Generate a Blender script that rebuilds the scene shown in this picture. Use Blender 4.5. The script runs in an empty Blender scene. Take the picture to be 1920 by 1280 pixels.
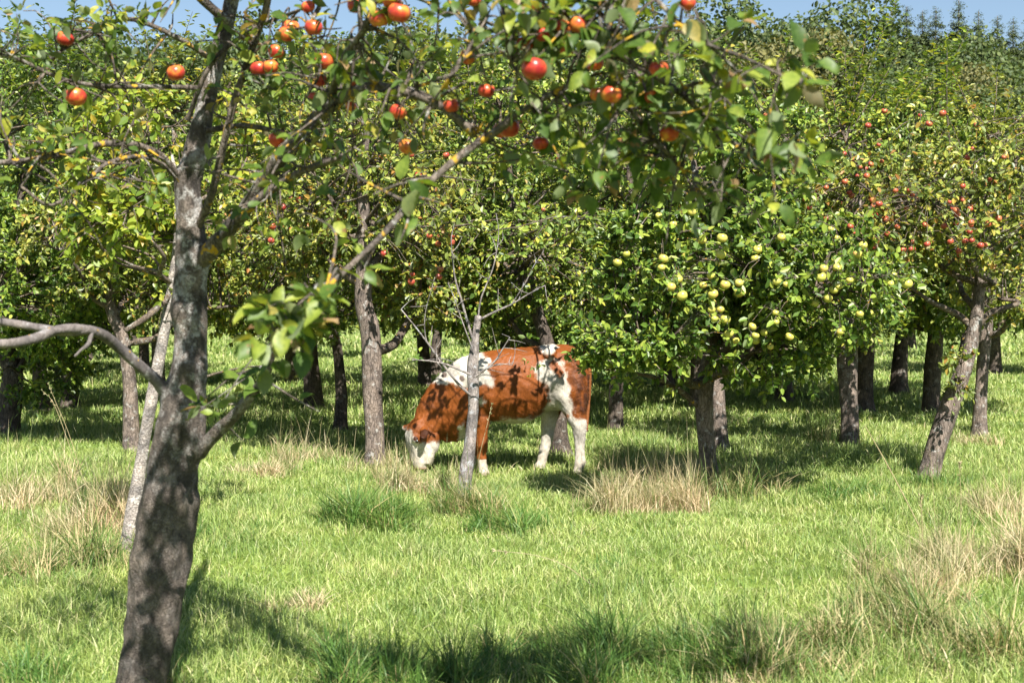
import bpy, math, random
import numpy as np
from mathutils import Vector, Matrix

# ------------------------------------------------------------------ camera, sky, sun
SC = bpy.context.scene
COL = SC.collection
F = 2666.7                      # focal length in photo pixels (50 mm on 36 mm, 1920 px wide)
CAM = np.array([0.0, 0.0, 1.5])
TH = math.atan(75 / F)          # downward tilt
FW = np.array([0, math.cos(TH), -math.sin(TH)])
UP = np.array([0, math.sin(TH), math.cos(TH)])
RT = np.array([1.0, 0, 0])

cd = bpy.data.cameras.new("camera")
cam = bpy.data.objects.new("camera", cd)
COL.objects.link(cam)
cam.location = CAM
cam.rotation_euler = (math.pi / 2 - TH, 0, 0)
cd.sensor_width = 36
cd.lens = 50
cd.clip_start = 0.1
cd.clip_end = 3000
cd.dof.use_dof = True
cd.dof.focus_distance = 12.0
cd.dof.aperture_fstop = 5.0
SC.camera = cam

SUN_EL, SUN_AZ = 48.0, 16.0      # azimuth: degrees to the right of straight behind the camera
w = bpy.data.worlds.new("World")
SC.world = w
w.use_nodes = True
nt = w.node_tree
sky = nt.nodes.new("ShaderNodeTexSky")
sky.sky_type = 'NISHITA'
sky.sun_disc = False
sky.sun_elevation = math.radians(SUN_EL)
sky.sun_rotation = math.radians(180 - SUN_AZ)
sky.air_density = 1.0
sky.dust_density = 0.4
sky.ozone_density = 1.0
nt.links.new(sky.outputs[0], nt.nodes["Background"].inputs[0])
nt.nodes["Background"].inputs[1].default_value = 0.05
ld = bpy.data.lights.new("sun", 'SUN')
ld.energy = 5.0
ld.angle = math.radians(0.5)
ld.color = (1.0, 0.955, 0.87)
sun = bpy.data.objects.new("sun", ld)
COL.objects.link(sun)
sun.rotation_euler = (math.radians(90 - SUN_EL), 0, math.radians(SUN_AZ))
sun.location = (2, -10, 12)
SC.view_settings.view_transform = 'Standard'
SC.view_settings.look = 'None'
SC.view_settings.gamma = 1
SC.view_settings.exposure = 1.42
SC.cycles.max_bounces = 6
SC.cycles.diffuse_bounces = 2
SC.cycles.transmission_bounces = 4
SC.cycles.transparent_max_bounces = 4
SUNV = np.array([math.sin(math.radians(SUN_AZ)) * math.cos(math.radians(SUN_EL)),
                 -math.cos(math.radians(SUN_AZ)) * math.cos(math.radians(SUN_EL)),
                 math.sin(math.radians(SUN_EL))])


def P(px, py, d):
    """world point seen at photo pixel (px, py), d metres in front of the camera"""
    return CAM + d * (FW + (px - 960) / F * RT + (640 - py) / F * UP)


def gz(x, y):
    """height of the ground"""
    return 0.035 * np.sin(x * 0.9 + 0.4 * y) * np.sin(y * 0.55 + 1.0) + 0.02 * np.sin(x * 2.3 + 1.7) * np.sin(y * 1.9)


def G(px, py):
    s = FW + (px - 960) / F * RT + (640 - py) / F * UP
    d = -1.5 / s[2]
    p = CAM + d * s
    p[2] = gz(p[0], p[1])
    return p, d


# ------------------------------------------------------------------ materials
def mat(name):
    m = bpy.data.materials.new(name)
    m.use_nodes = True
    n = m.node_tree.nodes
    n.clear()
    out = n.new("ShaderNodeOutputMaterial")
    return m, n, m.node_tree.links, out


def ramp(n, stops, interp='LINEAR'):
    r = n.new("ShaderNodeValToRGB")
    r.color_ramp.interpolation = interp
    e = r.color_ramp.elements
    while len(e) < len(stops):
        e.new(0.5)
    for el, (p, c) in zip(e, stops):
        el.position = p
        el.color = (c[0], c[1], c[2], 1)
    return r


def noise(n, l, scale, detail=3, rough=0.55, coord='Object', vec=None):
    t = n.new("ShaderNodeTexNoise")
    t.inputs['Scale'].default_value = scale
    t.inputs['Detail'].default_value = detail
    t.inputs['Roughness'].default_value = rough
    if vec is None:
        tc = n.new("ShaderNodeTexCoord")
        vec = tc.outputs[coord]
    l.new(vec, t.inputs['Vector'])
    return t


def mix(n, l, fac, a, b, mode='MIX'):
    x = n.new("ShaderNodeMix")
    x.data_type = 'RGBA'
    x.blend_type = mode
    for sock, v in ((x.inputs[0], fac), (x.inputs[6], a), (x.inputs[7], b)):
        if hasattr(v, 'links') or hasattr(v, 'is_linked'):
            l.new(v, sock)
        elif isinstance(v, tuple):
            sock.default_value = (v[0], v[1], v[2], 1)
        else:
            sock.default_value = v
    return x.outputs[2]


def leaf_mat(name, stops, back=(0.16, 0.19, 0.10), trans=0.3, rough=0.42, mottle=0.0, patch=0.0, patch_col=(0.3, 0.22, 0.03)):
    m, n, l, out = mat(name)
    g = n.new("ShaderNodeNewGeometry")
    r = ramp(n, stops)
    l.new(g.outputs['Random Per Island'], r.inputs[0])
    col = r.outputs[0]
    if patch > 0:
        t = noise(n, l, 0.9, 2)
        rr = ramp(n, [(0.55, (0, 0, 0)), (0.68, (patch, patch, patch))])
        l.new(t.outputs[0], rr.inputs[0])
        col = mix(n, l, rr.outputs[0], col, patch_col)
    if mottle > 0:
        t = noise(n, l, 75, 4, 0.7)
        rr = ramp(n, [(0.3, (1 - mottle, 1 - mottle * .8, 1 - mottle)), (0.62, (1.12, 1.1, 1.1))])
        l.new(t.outputs[0], rr.inputs[0])
        col = mix(n, l, 1.0, col, rr.outputs[0], 'MULTIPLY')
        t = noise(n, l, 38, 2, 0.5)
        rr = ramp(n, [(0.66, (0, 0, 0)), (0.72, (1, 1, 1))])
        l.new(t.outputs[0], rr.inputs[0])
        col = mix(n, l, rr.outputs[0], col, (0.2, 0.12, 0.04))
    bcol = mix(n, l, 0.6, col, back)
    surf = mix(n, l, g.outputs['Backfacing'], col, bcol)
    p = n.new("ShaderNodeBsdfPrincipled")
    p.inputs['Roughness'].default_value = rough
    p.inputs['Specular IOR Level'].default_value = 0.42
    l.new(surf, p.inputs['Base Color'])
    tr = n.new("ShaderNodeBsdfTranslucent")
    tcol = mix(n, l, 1.0, col, (1.5, 1.45, 0.6), 'MULTIPLY')
    l.new(tcol, tr.inputs['Color'])
    ms = n.new("ShaderNodeMixShader")
    ms.inputs[0].default_value = trans
    l.new(p.outputs[0], ms.inputs[1])
    l.new(tr.outputs[0], ms.inputs[2])
    l.new(ms.outputs[0], out.inputs[0])
    return m


def bark_mat(name, dark, light, lichen=None, lichen_amt=0.0, yellow=0.0, scale=1.0, stretch=0.25, bump=0.6, crack=0.75, lichen_lo=None, warp=0.05, cscale=1.0):
    m, n, l, out = mat(name)
    tc = n.new("ShaderNodeTexCoord")
    mp = n.new("ShaderNodeMapping")
    mp.inputs['Scale'].default_value = (1, 1, stretch)
    l.new(tc.outputs['Object'], mp.inputs[0])
    a = noise(n, l, 45 * scale, 5, 0.65, vec=mp.outputs[0])
    b = noise(n, l, 9 * scale, 3, 0.6)
    v = n.new("ShaderNodeTexVoronoi")
    v.feature = 'DISTANCE_TO_EDGE'
    v.inputs['Scale'].default_value = 38 * scale * cscale
    dn = noise(n, l, 20 * scale, 2)
    dm = n.new("ShaderNodeVectorMath")
    dm.operation = 'MULTIPLY_ADD'
    l.new(dn.outputs['Color'], dm.inputs[0])
    dm.inputs[1].default_value = (warp, warp, warp)
    l.new(mp.outputs[0], dm.inputs[2])
    l.new(dm.outputs[0], v.inputs['Vector'])
    ra = ramp(n, [(0.3, dark), (0.7, light)])
    l.new(a.outputs[0], ra.inputs[0])
    vr = ramp(n, [(0.0, (0.35, 0.33, 0.3)), (0.12, (1, 1, 1))])
    l.new(v.outputs['Distance'], vr.inputs[0])
    col = mix(n, l, crack, ra.outputs[0], vr.outputs[0], 'MULTIPLY')
    rb = ramp(n, [(0.35, (0.5, 0.5, 0.52)), (0.65, (1.25, 1.2, 1.16))])
    l.new(b.outputs[0], rb.inputs[0])
    col = mix(n, l, 1.0, col, rb.outputs[0], 'MULTIPLY')
    if lichen_amt > 0:
        ln = noise(n, l, 14 * scale, 4, 0.6)
        lr = ramp(n, [(0.60 - 0.12 * lichen_amt, (0, 0, 0)), (0.66 - 0.12 * lichen_amt, (1, 1, 1))])
        l.new(ln.outputs[0], lr.inputs[0])
        lf = lr.outputs[0]
        ls = noise(n, l, 70 * scale, 4, 0.7)
        lsr = ramp(n, [(0.38, (0, 0, 0)), (0.6, (1, 1, 1))])
        l.new(ls.outputs[0], lsr.inputs[0])
        lf = mix(n, l, 1.0, lf, lsr.outputs[0], 'MULTIPLY')
        if lichen_lo is not None:       # lichen sits on the upper stem only
            sx = n.new("ShaderNodeSeparateXYZ")
            l.new(tc.outputs['Object'], sx.inputs[0])
            mr = n.new("ShaderNodeMapRange")
            mr.inputs[1].default_value = lichen_lo[0]
            mr.inputs[2].default_value = lichen_lo[1]
            mr.inputs[3].default_value = 0.12
            l.new(sx.outputs[2], mr.inputs[0])
            lf = mix(n, l, 1.0, lf, mr.outputs[0], 'MULTIPLY')
        col = mix(n, l, lf, col, lichen)
    if yellow > 0:
        yn = noise(n, l, 17 * scale, 3, 0.5)
        mp2 = n.new("ShaderNodeMapping")
        mp2.inputs['Location'].default_value = (7.3, 1.1, 4.4)
        l.new(tc.outputs['Object'], mp2.inputs[0])
        l.new(mp2.outputs[0], yn.inputs['Vector'])
        yr = ramp(n, [(0.68 - 0.1 * yellow, (0, 0, 0)), (0.72 - 0.1 * yellow, (1, 1, 1))])
        l.new(yn.outputs[0], yr.inputs[0])
        col = mix(n, l, yr.outputs[0], col, (0.42, 0.25, 0.025))
    p = n.new("ShaderNodeBsdfPrincipled")
    p.inputs['Roughness'].default_value = 0.85
    p.inputs['Specular IOR Level'].default_value = 0.25
    l.new(col, p.inputs['Base Color'])
    ad = n.new("ShaderNodeMath")
    ad.operation = 'MULTIPLY_ADD'
    l.new(a.outputs[0], ad.inputs[0])
    ad.inputs[1].default_value = 0.7
    l.new(vr.outputs[0], ad.inputs[2])
    bp = n.new("ShaderNodeBump")
    bp.inputs['Strength'].default_value = bump
    bp.inputs['Distance'].default_value = 0.012
    hm = n.new("ShaderNodeMix")
    hm.data_type = 'FLOAT'
    hm.inputs[0].default_value = min(1.0, crack * 1.4)
    hb = n.new("ShaderNodeMath")
    hb.operation = 'MULTIPLY_ADD'
    l.new(b.outputs[0], hb.inputs[0])
    hb.inputs[1].default_value = 1.3
    l.new(a.outputs[0], hb.inputs[2])
    l.new(hb.outputs[0], hm.inputs[2])
    l.new(ad.outputs[0], hm.inputs[3])
    l.new(hm.outputs[0], bp.inputs['Height'])
    l.new(bp.outputs[0], p.inputs['Normal'])
    l.new(p.outputs[0], out.inputs[0])
    return m


def grass_mat(name, stops, dry=None, dry_lo=0.5, dry_hi=0.66, trans=0.24, nscale=0.55):
    m, n, l, out = mat(name)
    g = n.new("ShaderNodeNewGeometry")
    r = ramp(n, stops)
    l.new(g.outputs['Random Per Island'], r.inputs[0])
    col = r.outputs[0]
    if dry:
        t = noise(n, l, nscale, 4, 0.6)
        rr = ramp(n, [(dry_lo, (0, 0, 0)), (dry_hi, (1, 1, 1))])
        l.new(t.outputs[0], rr.inputs[0])
        mm = n.new("ShaderNodeMath")
        mm.operation = 'MULTIPLY'
        l.new(rr.outputs[0], mm.inputs[0])
        fr = n.new("ShaderNodeMath")
        fr.operation = 'FRACT'
        m7 = n.new("ShaderNodeMath")
        m7.operation = 'MULTIPLY'
        m7.inputs[1].default_value = 7.13
        l.new(g.outputs['Random Per Island'], m7.inputs[0])
        l.new(m7.outputs[0], fr.inputs[0])
        l.new(fr.outputs[0], mm.inputs[1])
        col = mix(n, l, mm.outputs[0], col, dry)
    t2 = noise(n, l, 1.7, 3, 0.6)
    r2 = ramp(n, [(0.3, (0.58, 0.7, 0.55)), (0.5, (0.98, 1.0, 0.95)), (0.7, (1.25, 1.14, 1.15))])
    l.new(t2.outputs[0], r2.inputs[0])
    col = mix(n, l, 1.0, col, r2.outputs[0], 'MULTIPLY')
    p = n.new("ShaderNodeBsdfPrincipled")
    p.inputs['Roughness'].default_value = 0.5
    p.inputs['Specular IOR Level'].default_value = 0.4
    l.new(col, p.inputs['Base Color'])
    tr = n.new("ShaderNodeBsdfTranslucent")
    tcol = mix(n, l, 1.0, col, (1.35, 1.3, 0.8), 'MULTIPLY')
    l.new(tcol, tr.inputs['Color'])
    ms = n.new("ShaderNodeMixShader")
    ms.inputs[0].default_value = trans
    l.new(p.outputs[0], ms.inputs[1])
    l.new(tr.outputs[0], ms.inputs[2])
    l.new(ms.outputs[0], out.inputs[0])
    return m


def apple_mat(name, ground, blush, lo, hi, deep=None):
    m, n, l, out = mat(name)
    tc = n.new("ShaderNodeTexCoord")
    oi = n.new("ShaderNodeObjectInfo")
    av = n.new("ShaderNodeVectorMath")
    av.operation = 'ADD'
    l.new(tc.outputs['Object'], av.inputs[0])
    l.new(oi.outputs['Random'], av.inputs[1])
    t = noise(n, l, 1.1, 2, 0.5, vec=av.outputs[0])
    # streaks running from stem to calyx
    mp = n.new("ShaderNodeMapping")
    mp.inputs['Scale'].default_value = (9, 9, 0.8)
    l.new(tc.outputs['Object'], mp.inputs[0])
    st = noise(n, l, 1.0, 3, 0.6, vec=mp.outputs[0])
    ad = n.new("ShaderNodeMath")
    ad.operation = 'MULTIPLY_ADD'
    l.new(st.outputs[0], ad.inputs[0])
    ad.inputs[1].default_value = 0.35
    l.new(t.outputs[0], ad.inputs[2])
    sb = n.new("ShaderNodeMath")
    sb.operation = 'MULTIPLY_ADD'
    l.new(oi.outputs['Random'], sb.inputs[0])
    sb.inputs[1].default_value = 0.22
    l.new(ad.outputs[0], sb.inputs[2])
    r = ramp(n, [(lo, ground), (hi, blush), (min(1, hi + 0.22), deep or blush)])
    l.new(sb.outputs[0], r.inputs[0])
    p = n.new("ShaderNodeBsdfPrincipled")
    p.inputs['Roughness'].default_value = 0.32
    p.inputs['Specular IOR Level'].default_value = 0.45
    p.inputs['Subsurface Weight'].default_value = 0.0
    l.new(r.outputs[0], p.inputs['Base Color'])
    l.new(p.outputs[0], out.inputs[0])
    return m


def plain_mat(name, col, rough=0.7):
    m, n, l, out = mat(name)
    p = n.new("ShaderNodeBsdfPrincipled")
    t = noise(n, l, 30, 3)
    r = ramp(n, [(0.3, tuple(c * 0.75 for c in col)), (0.7, tuple(c * 1.2 for c in col))])
    l.new(t.outputs[0], r.inputs[0])
    l.new(r.outputs[0], p.inputs['Base Color'])
    p.inputs['Roughness'].default_value = rough
    l.new(p.outputs[0], out.inputs[0])
    return m


LEAF = {
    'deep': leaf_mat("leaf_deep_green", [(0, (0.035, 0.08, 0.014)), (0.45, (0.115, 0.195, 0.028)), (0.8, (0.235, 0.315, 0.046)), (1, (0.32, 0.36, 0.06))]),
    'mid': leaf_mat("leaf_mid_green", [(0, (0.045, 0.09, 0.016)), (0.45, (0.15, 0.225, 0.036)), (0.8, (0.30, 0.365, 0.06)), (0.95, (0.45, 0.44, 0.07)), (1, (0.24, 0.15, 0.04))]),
    'yellow': leaf_mat("leaf_yellow_green", [(0, (0.10, 0.17, 0.02)), (0.45, (0.21, 0.28, 0.032)), (0.8, (0.33, 0.37, 0.045)), (1, (0.4, 0.28, 0.045))], trans=0.36),
    'autumn': leaf_mat("leaf_turning", [(0, (0.05, 0.085, 0.018)), (0.45, (0.18, 0.23, 0.042)), (0.78, (0.34, 0.375, 0.066)), (0.93, (0.36, 0.30, 0.05)), (1, (0.32, 0.14, 0.045))], patch=0.25, patch_col=(0.28, 0.24, 0.06)),
    'near': leaf_mat("leaf_foreground", [(0, (0.045, 0.09, 0.016)), (0.5, (0.11, 0.175, 0.026)), (0.8, (0.22, 0.27, 0.04)), (0.9, (0.36, 0.35, 0.04)), (0.96, (0.3, 0.2, 0.1)), (1, (0.22, 0.12, 0.06))], back=(0.2, 0.23, 0.14), trans=0.36, rough=0.5, mottle=0.5),
    'wood': leaf_mat("leaf_far_wood", [(0, (0.035, 0.062, 0.018)), (0.6, (0.075, 0.115, 0.03)), (1, (0.13, 0.155, 0.045))], trans=0.25, rough=0.6),
    'olive': leaf_mat("leaf_far_olive", [(0, (0.09, 0.095, 0.03)), (0.6, (0.15, 0.145, 0.045)), (1, (0.2, 0.18, 0.06))], trans=0.25, rough=0.6),
    'needle': leaf_mat("spruce_needles", [(0, (0.04, 0.062, 0.02)), (1, (0.095, 0.12, 0.038))], trans=0.1, rough=0.6),
}
BARK = {
    'near': bark_mat("bark_foreground", (0.06, 0.05, 0.043), (0.19, 0.163, 0.14), (0.36, 0.35, 0.335), 0.9, 0.0, 1.0, crack=0.3, bump=1.0, stretch=0.5, lichen_lo=(0.7, 1.5), warp=0.16, cscale=1.5),
    'limb': bark_mat("bark_limbs_with_lichen", (0.075, 0.062, 0.052), (0.17, 0.145, 0.125), (0.3, 0.3, 0.28), 0.2, 0.75, 1.3),
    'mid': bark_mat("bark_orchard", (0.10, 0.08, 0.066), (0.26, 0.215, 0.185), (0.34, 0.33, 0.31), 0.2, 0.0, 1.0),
    'dark': bark_mat("bark_orchard_shade", (0.055, 0.044, 0.036), (0.15, 0.122, 0.10), (0.2, 0.2, 0.18), 0.1, 0.0, 1.0),  # orchard bark darkened to carry the shade between the rows
    'smooth': bark_mat("bark_smooth_grey", (0.085, 0.075, 0.072), (0.2, 0.18, 0.175), (0.26, 0.25, 0.25), 0.2, 0.2, 1.0, stretch=0.5, bump=0.3, crack=0.25),
    'white': bark_mat("bark_pale", (0.22, 0.195, 0.175), (0.5, 0.46, 0.42), (0.6, 0.57, 0.53), 0.3, 0.0, 1.2, stretch=1.6),
    'dead': bark_mat("bark_dead_grey", (0.14, 0.125, 0.12), (0.33, 0.3, 0.285), (0.36, 0.37, 0.39), 0.3, 0.0, 1.3, stretch=0.12, bump=0.35),
    'twig': bark_mat("bark_twig", (0.09, 0.07, 0.055), (0.2, 0.165, 0.13), (0.3, 0.3, 0.27), 0.2, 0.3, 1.5),
}
GRASS = grass_mat("meadow_grass", [(0, (0.065, 0.13, 0.03)), (0.28, (0.175, 0.255, 0.06)), (0.66, (0.32, 0.395, 0.112)), (0.92, (0.42, 0.455, 0.21)), (1, (0.52, 0.46, 0.28))],
                  dry=(0.42, 0.37, 0.2), dry_lo=0.56, dry_hi=0.8)
GREENTUFT = grass_mat("tuft_green", [(0, (0.05, 0.12, 0.022)), (0.5, (0.09, 0.18, 0.032)), (0.85, (0.16, 0.24, 0.05)), (1, (0.4, 0.33, 0.16))])
STRAW = grass_mat("tuft_straw", [(0, (0.10, 0.16, 0.04)), (0.26, (0.2, 0.22, 0.08)), (0.34, (0.32, 0.26, 0.14)), (0.65, (0.45, 0.36, 0.22)), (1, (0.6, 0.51, 0.35))])
MIXTUFT = grass_mat("tuft_mixed", [(0, (0.06, 0.13, 0.024)), (0.4, (0.12, 0.19, 0.04)), (0.6, (0.28, 0.26, 0.11)), (1, (0.5, 0.41, 0.24))])
APPLE_RED = apple_mat("apple_red_orange", (0.56, 0.23, 0.04), (0.46, 0.055, 0.025), 0.55, 0.78, (0.28, 0.015, 0.02))
APPLE_CRIM = apple_mat("apple_crimson", (0.46, 0.24, 0.07), (0.38, 0.085, 0.045), 0.5, 0.76, (0.29, 0.03, 0.03))
APPLE_GREEN = apple_mat("apple_green_yellow", (0.38, 0.42, 0.075), (0.54, 0.45, 0.10), 0.5, 0.98, (0.62, 0.3, 0.12))
STEM = plain_mat("apple_stem", (0.09, 0.06, 0.03))


# ------------------------------------------------------------------ mesh building
def mesh_arrays(name, verts, sizes, loops, material, smooth=True):
    me = bpy.data.meshes.new(name)
    verts = np.ascontiguousarray(verts, dtype=np.float32)
    loops = np.ascontiguousarray(loops, dtype=np.int32)
    sizes = np.ascontiguousarray(sizes, dtype=np.int32)
    me.vertices.add(len(verts))
    me.vertices.foreach_set("co", verts.ravel())
    me.loops.add(len(loops))
    me.loops.foreach_set("vertex_index", loops)
    me.polygons.add(len(sizes))
    st = np.zeros(len(sizes), dtype=np.int32)
    st[1:] = np.cumsum(sizes)[:-1]
    me.polygons.foreach_set("loop_start", st)
    me.polygons.foreach_set("use_smooth", np.full(len(sizes), smooth, dtype=bool))
    me.update(calc_edges=True)
    me.materials.append(material)
    return me


def obj(name, me, parent=None, loc=None):
    o = bpy.data.objects.new(name, me)
    COL.objects.link(o)
    if parent is not None:
        o.parent = parent
    if loc is not None:
        o.location = loc
    return o


def thing(name, label, cat, loc=(0, 0, 0), group=None):
    o = bpy.data.objects.new(name, None)
    COL.objects.link(o)
    o.empty_display_size = 0.2
    o.location = loc
    o['label'] = label
    o['category'] = cat
    if group:
        o['group'] = group
    return o


def tag(o, label, cat=None, group=None, kind=None):
    if label:
        o['label'] = label
    if cat:
        o['category'] = cat
    if group:
        o['group'] = group
    if kind:
        o['kind'] = kind
    return o


def unit(v):
    return v / (np.linalg.norm(v, axis=-1, keepdims=True) + 1e-9)


def smooth_path(pts, n):
    """Catmull-Rom through the rows of pts (any number of columns), n samples"""
    p = np.asarray(pts, float)
    if len(p) == 2:
        t = np.linspace(0, 1, n)[:, None]
        return p[0] * (1 - t) + p[1] * t
    q = np.vstack([2 * p[0] - p[1], p, 2 * p[-1] - p[-2]])
    seg = np.linalg.norm(np.diff(p[:, :3], axis=0), axis=1)
    cum = np.concatenate([[0], np.cumsum(seg)])
    s = np.linspace(0, cum[-1], n)
    out = []
    for x in s:
        i = min(max(int(np.searchsorted(cum, x, side='right')) - 1, 0), len(p) - 2)
        t = (x - cum[i]) / max(seg[i], 1e-9)
        a, b, c, d = q[i], q[i + 1], q[i + 2], q[i + 3]
        out.append(0.5 * (2 * b + (c - a) * t + (2 * a - 5 * b + 4 * c - d) * t * t + (3 * b - a - 3 * c + d) * t ** 3))
    return np.array(out)


class Tubes:
    def __init__(self):
        self.v, self.f, self.n = [], [], 0

    def add(self, pts, rad, sides=6, bump=0.0, rng=None, cap=False):
        pts = np.asarray(pts, float)
        rad = np.asarray(rad, float)
        m = len(pts)
        tan = unit(np.gradient(pts, axis=0))
        ref = np.array([0.31, 0.94, 0.13]) if abs(tan[0] @ np.array([0.31, 0.94, 0.13])) < 0.9 else np.array([1.0, 0, 0])
        u = unit(np.cross(tan, ref))
        w_ = np.cross(tan, u)
        a = np.linspace(0, 2 * math.pi, sides, endpoint=False)
        r = rad[:, None] * np.ones(sides)[None]
        if bump and rng is not None:
            ph = rng.uniform(0, 6.28, 8)
            L = np.concatenate([[0], np.cumsum(np.linalg.norm(np.diff(pts, axis=0), axis=1))])[:, None]
            R0 = rad.max()
            r = r * (1 + bump * (0.5 * np.sin(a * 2 + ph[0] + L / R0 * 0.45) + 0.4 * np.sin(a * 3 + ph[1] - L / R0 * 0.7)
                                 + 0.5 * np.sin(L / R0 * 0.9 + ph[2] + np.sin(a + ph[3])) + 0.3 * np.sin(a * 5 + ph[4] + L / R0 * 1.3)
                                 + 0.3 * np.sin(a * 7 + ph[5] + 2 * np.sin(L / R0 * 1.1))))
        ring = pts[:, None] + (u[:, None] * np.cos(a)[None, :, None] + w_[:, None] * np.sin(a)[None, :, None]) * r[:, :, None]
        self.v.append(ring.reshape(-1, 3))
        i = np.arange(m - 1)[:, None] * sides
        j = np.arange(sides)[None]
        j2 = (j + 1) % sides
        q = np.stack([i + j, i + j2, i + sides + j2, i + sides + j], -1).reshape(-1, 4) + self.n
        self.f.append(q)
        k = self.n + (m - 1) * sides
        self.n += m * sides
        if cap:
            self.v.append(pts[-1:] + tan[-1:] * rad[-1] * 0.25)
            jj = np.arange(sides)
            self.f.append(np.stack([k + jj, k + (jj + 1) % sides, np.full(sides, self.n), np.full(sides, self.n)], -1))
            self.n += 1

    def mesh(self, name, material, origin=(0, 0, 0)):
        v = np.vstack(self.v) - np.asarray(origin)
        f = np.vstack(self.f)
        tri = f[:, 2] == f[:, 3]
        sizes = np.where(tri, 3, 4)
        loops = f.ravel()[np.stack([np.ones(len(f), bool)] * 3 + [~tri], -1).ravel()]
        return mesh_arrays(name, v, sizes, loops, material, True)


def leaves_mesh(name, pos, dirv, nrm, length, width, material, origin=(0, 0, 0), fine=False, seed=0):
    rng = np.random.default_rng(seed)
    pos = np.asarray(pos) - np.asarray(origin)
    d = unit(np.asarray(dirv, float))
    nn = np.asarray(nrm, float)
    nn = unit(nn - d * (nn * d).sum(1, keepdims=True))
    s = np.cross(d, nn)
    N = len(pos)
    L = np.asarray(length)[:, None]
    W = np.asarray(width)[:, None]
    fold = rng.uniform(0.1, 0.6, (N, 1))
    curl = rng.uniform(-0.05, 0.35, (N, 1))

    def pt(t, side):
        return pos + d * L * t - nn * L * curl * t * t + s * W * side + nn * np.abs(side) * W * fold
    if not fine:
        V = np.stack([pt(0, 0), pt(0.33, 0.46), pt(0.72, 0.36), pt(1, 0), pt(0.72, -0.36), pt(0.33, -0.46)], 1)
        f = np.array([0, 1, 2, 3, 0, 3, 4, 5])
        sz = [4, 4]
        k = 6
    else:
        tw = rng.uniform(-0.25, 0.25, (N, 1))
        rows = [(0.0, 0.03), (0.14, 0.32), (0.34, 0.5), (0.58, 0.46), (0.8, 0.27), (1.0, 0.01)]
        vs = []
        for t, h in rows:
            wav = rng.uniform(-0.06, 0.06, (N, 1))
            vs += [pt(t, h) + nn * W * (wav + tw * t), pt(t, 0), pt(t, -h) + nn * W * (rng.uniform(-0.06, 0.06, (N, 1)) - tw * t)]
        V = np.stack(vs, 1)
        f = []
        for i in range(5):
            a = 3 * i
            f += [a, a + 3, a + 4, a + 1, a + 1, a + 4, a + 5, a + 2]
        f = np.array(f)
        sz = [4] * 10
        k = 18
    loops = (np.arange(N)[:, None] * k + f[None]).ravel()
    return mesh_arrays(name, V.reshape(-1, 3), np.tile(sz, N), loops, material, fine)


def blades_mesh(name, pos, h, wd, az, lean, material, origin=(0, 0, 0), seed=0):
    rng = np.random.default_rng(seed)
    N = len(pos)
    pos = np.asarray(pos) - np.asarray(origin)
    d = np.stack([np.cos(az), np.sin(az), np.zeros(N)], 1)
    fa = az + rng.uniform(-1.2, 1.2, N) + math.pi / 2
    s = np.stack([np.cos(fa), np.sin(fa), np.zeros(N)], 1)
    up = np.array([0, 0, 1.0])
    vs = []
    for t, k in ((0, 0.8), (0.38, 1.0), (0.74, 0.62)):
        c = pos + up * (h * t * (1 - 0.45 * lean * t))[:, None] + d * (h * lean * t ** 1.8)[:, None]
        vs += [c - s * (wd * k * 0.5)[:, None], c + s * (wd * k * 0.5)[:, None]]
    vs.append(pos + up * (h * (1 - 0.45 * lean))[:, None] + d * (h * lean)[:, None])
    V = np.stack(vs, 1).reshape(-1, 3)
    f = np.array([0, 1, 3, 2, 2, 3, 5, 4, 4, 5, 6])
    loops = (np.arange(N)[:, None] * 7 + f[None]).ravel()
    return mesh_arrays(name, V, np.tile([4, 4, 3], N), loops, material, False)


# ------------------------------------------------------------------ ground and meadow
def build_ground():
    ys = np.concatenate([np.linspace(-12, 3, 16), np.linspace(3.4, 30, 110), np.linspace(31, 120, 50), np.linspace(130, 1500, 30)])
    t = np.linspace(-1, 1, 121)
    V = []
    for y in ys:
        half = 12 + max(0, y) * 1.1
        x = t * half
        fade = 1.0 if y < 40 else max(0.0, 1 - (y - 40) / 40)
        V.append(np.stack([x, np.full_like(x, y), gz(x, y) * fade - 0.004], 1))
    V = np.vstack(V)
    n = len(t)
    i, j = np.meshgrid(np.arange(len(ys) - 1), np.arange(n - 1), indexing='ij')
    a = (i * n + j).ravel()
    loops = np.stack([a, a + 1, a + n + 1, a + n], 1).ravel()
    m, nn, l, out = mat("meadow_ground")
    t1 = noise(nn, l, 0.6, 4, 0.6)
    t2 = noise(nn, l, 14, 4, 0.7)
    r1 = ramp(nn, [(0.35, (0.10, 0.15, 0.026)), (0.55, (0.17, 0.23, 0.048)), (0.72, (0.25, 0.25, 0.10))])
    l.new(t1.outputs[0], r1.inputs[0])
    r2 = ramp(nn, [(0.3, (0.5, 0.5, 0.45)), (0.7, (1.3, 1.3, 1.2))])
    l.new(t2.outputs[0], r2.inputs[0])
    c = mix(nn, l, 1.0, r1.outputs[0], r2.outputs[0], 'MULTIPLY')
    p = nn.new("ShaderNodeBsdfPrincipled")
    p.inputs['Roughness'].default_value = 0.9
    p.inputs['Specular IOR Level'].default_value = 0.1
    l.new(c, p.inputs['Base Color'])
    bp = nn.new("ShaderNodeBump")
    bp.inputs['Strength'].default_value = 0.7
    bp.inputs['Distance'].default_value = 0.05
    l.new(t2.outputs[0], bp.inputs['Height'])
    l.new(bp.outputs[0], p.inputs['Normal'])
    l.new(p.outputs[0], out.inputs[0])
    o = obj("ground", mesh_arrays("ground", V, np.full(len(a), 4), loops, m))
    o['kind'] = 'structure'
    o['label'] = 'grazed orchard meadow reaching back to the wood'


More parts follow.
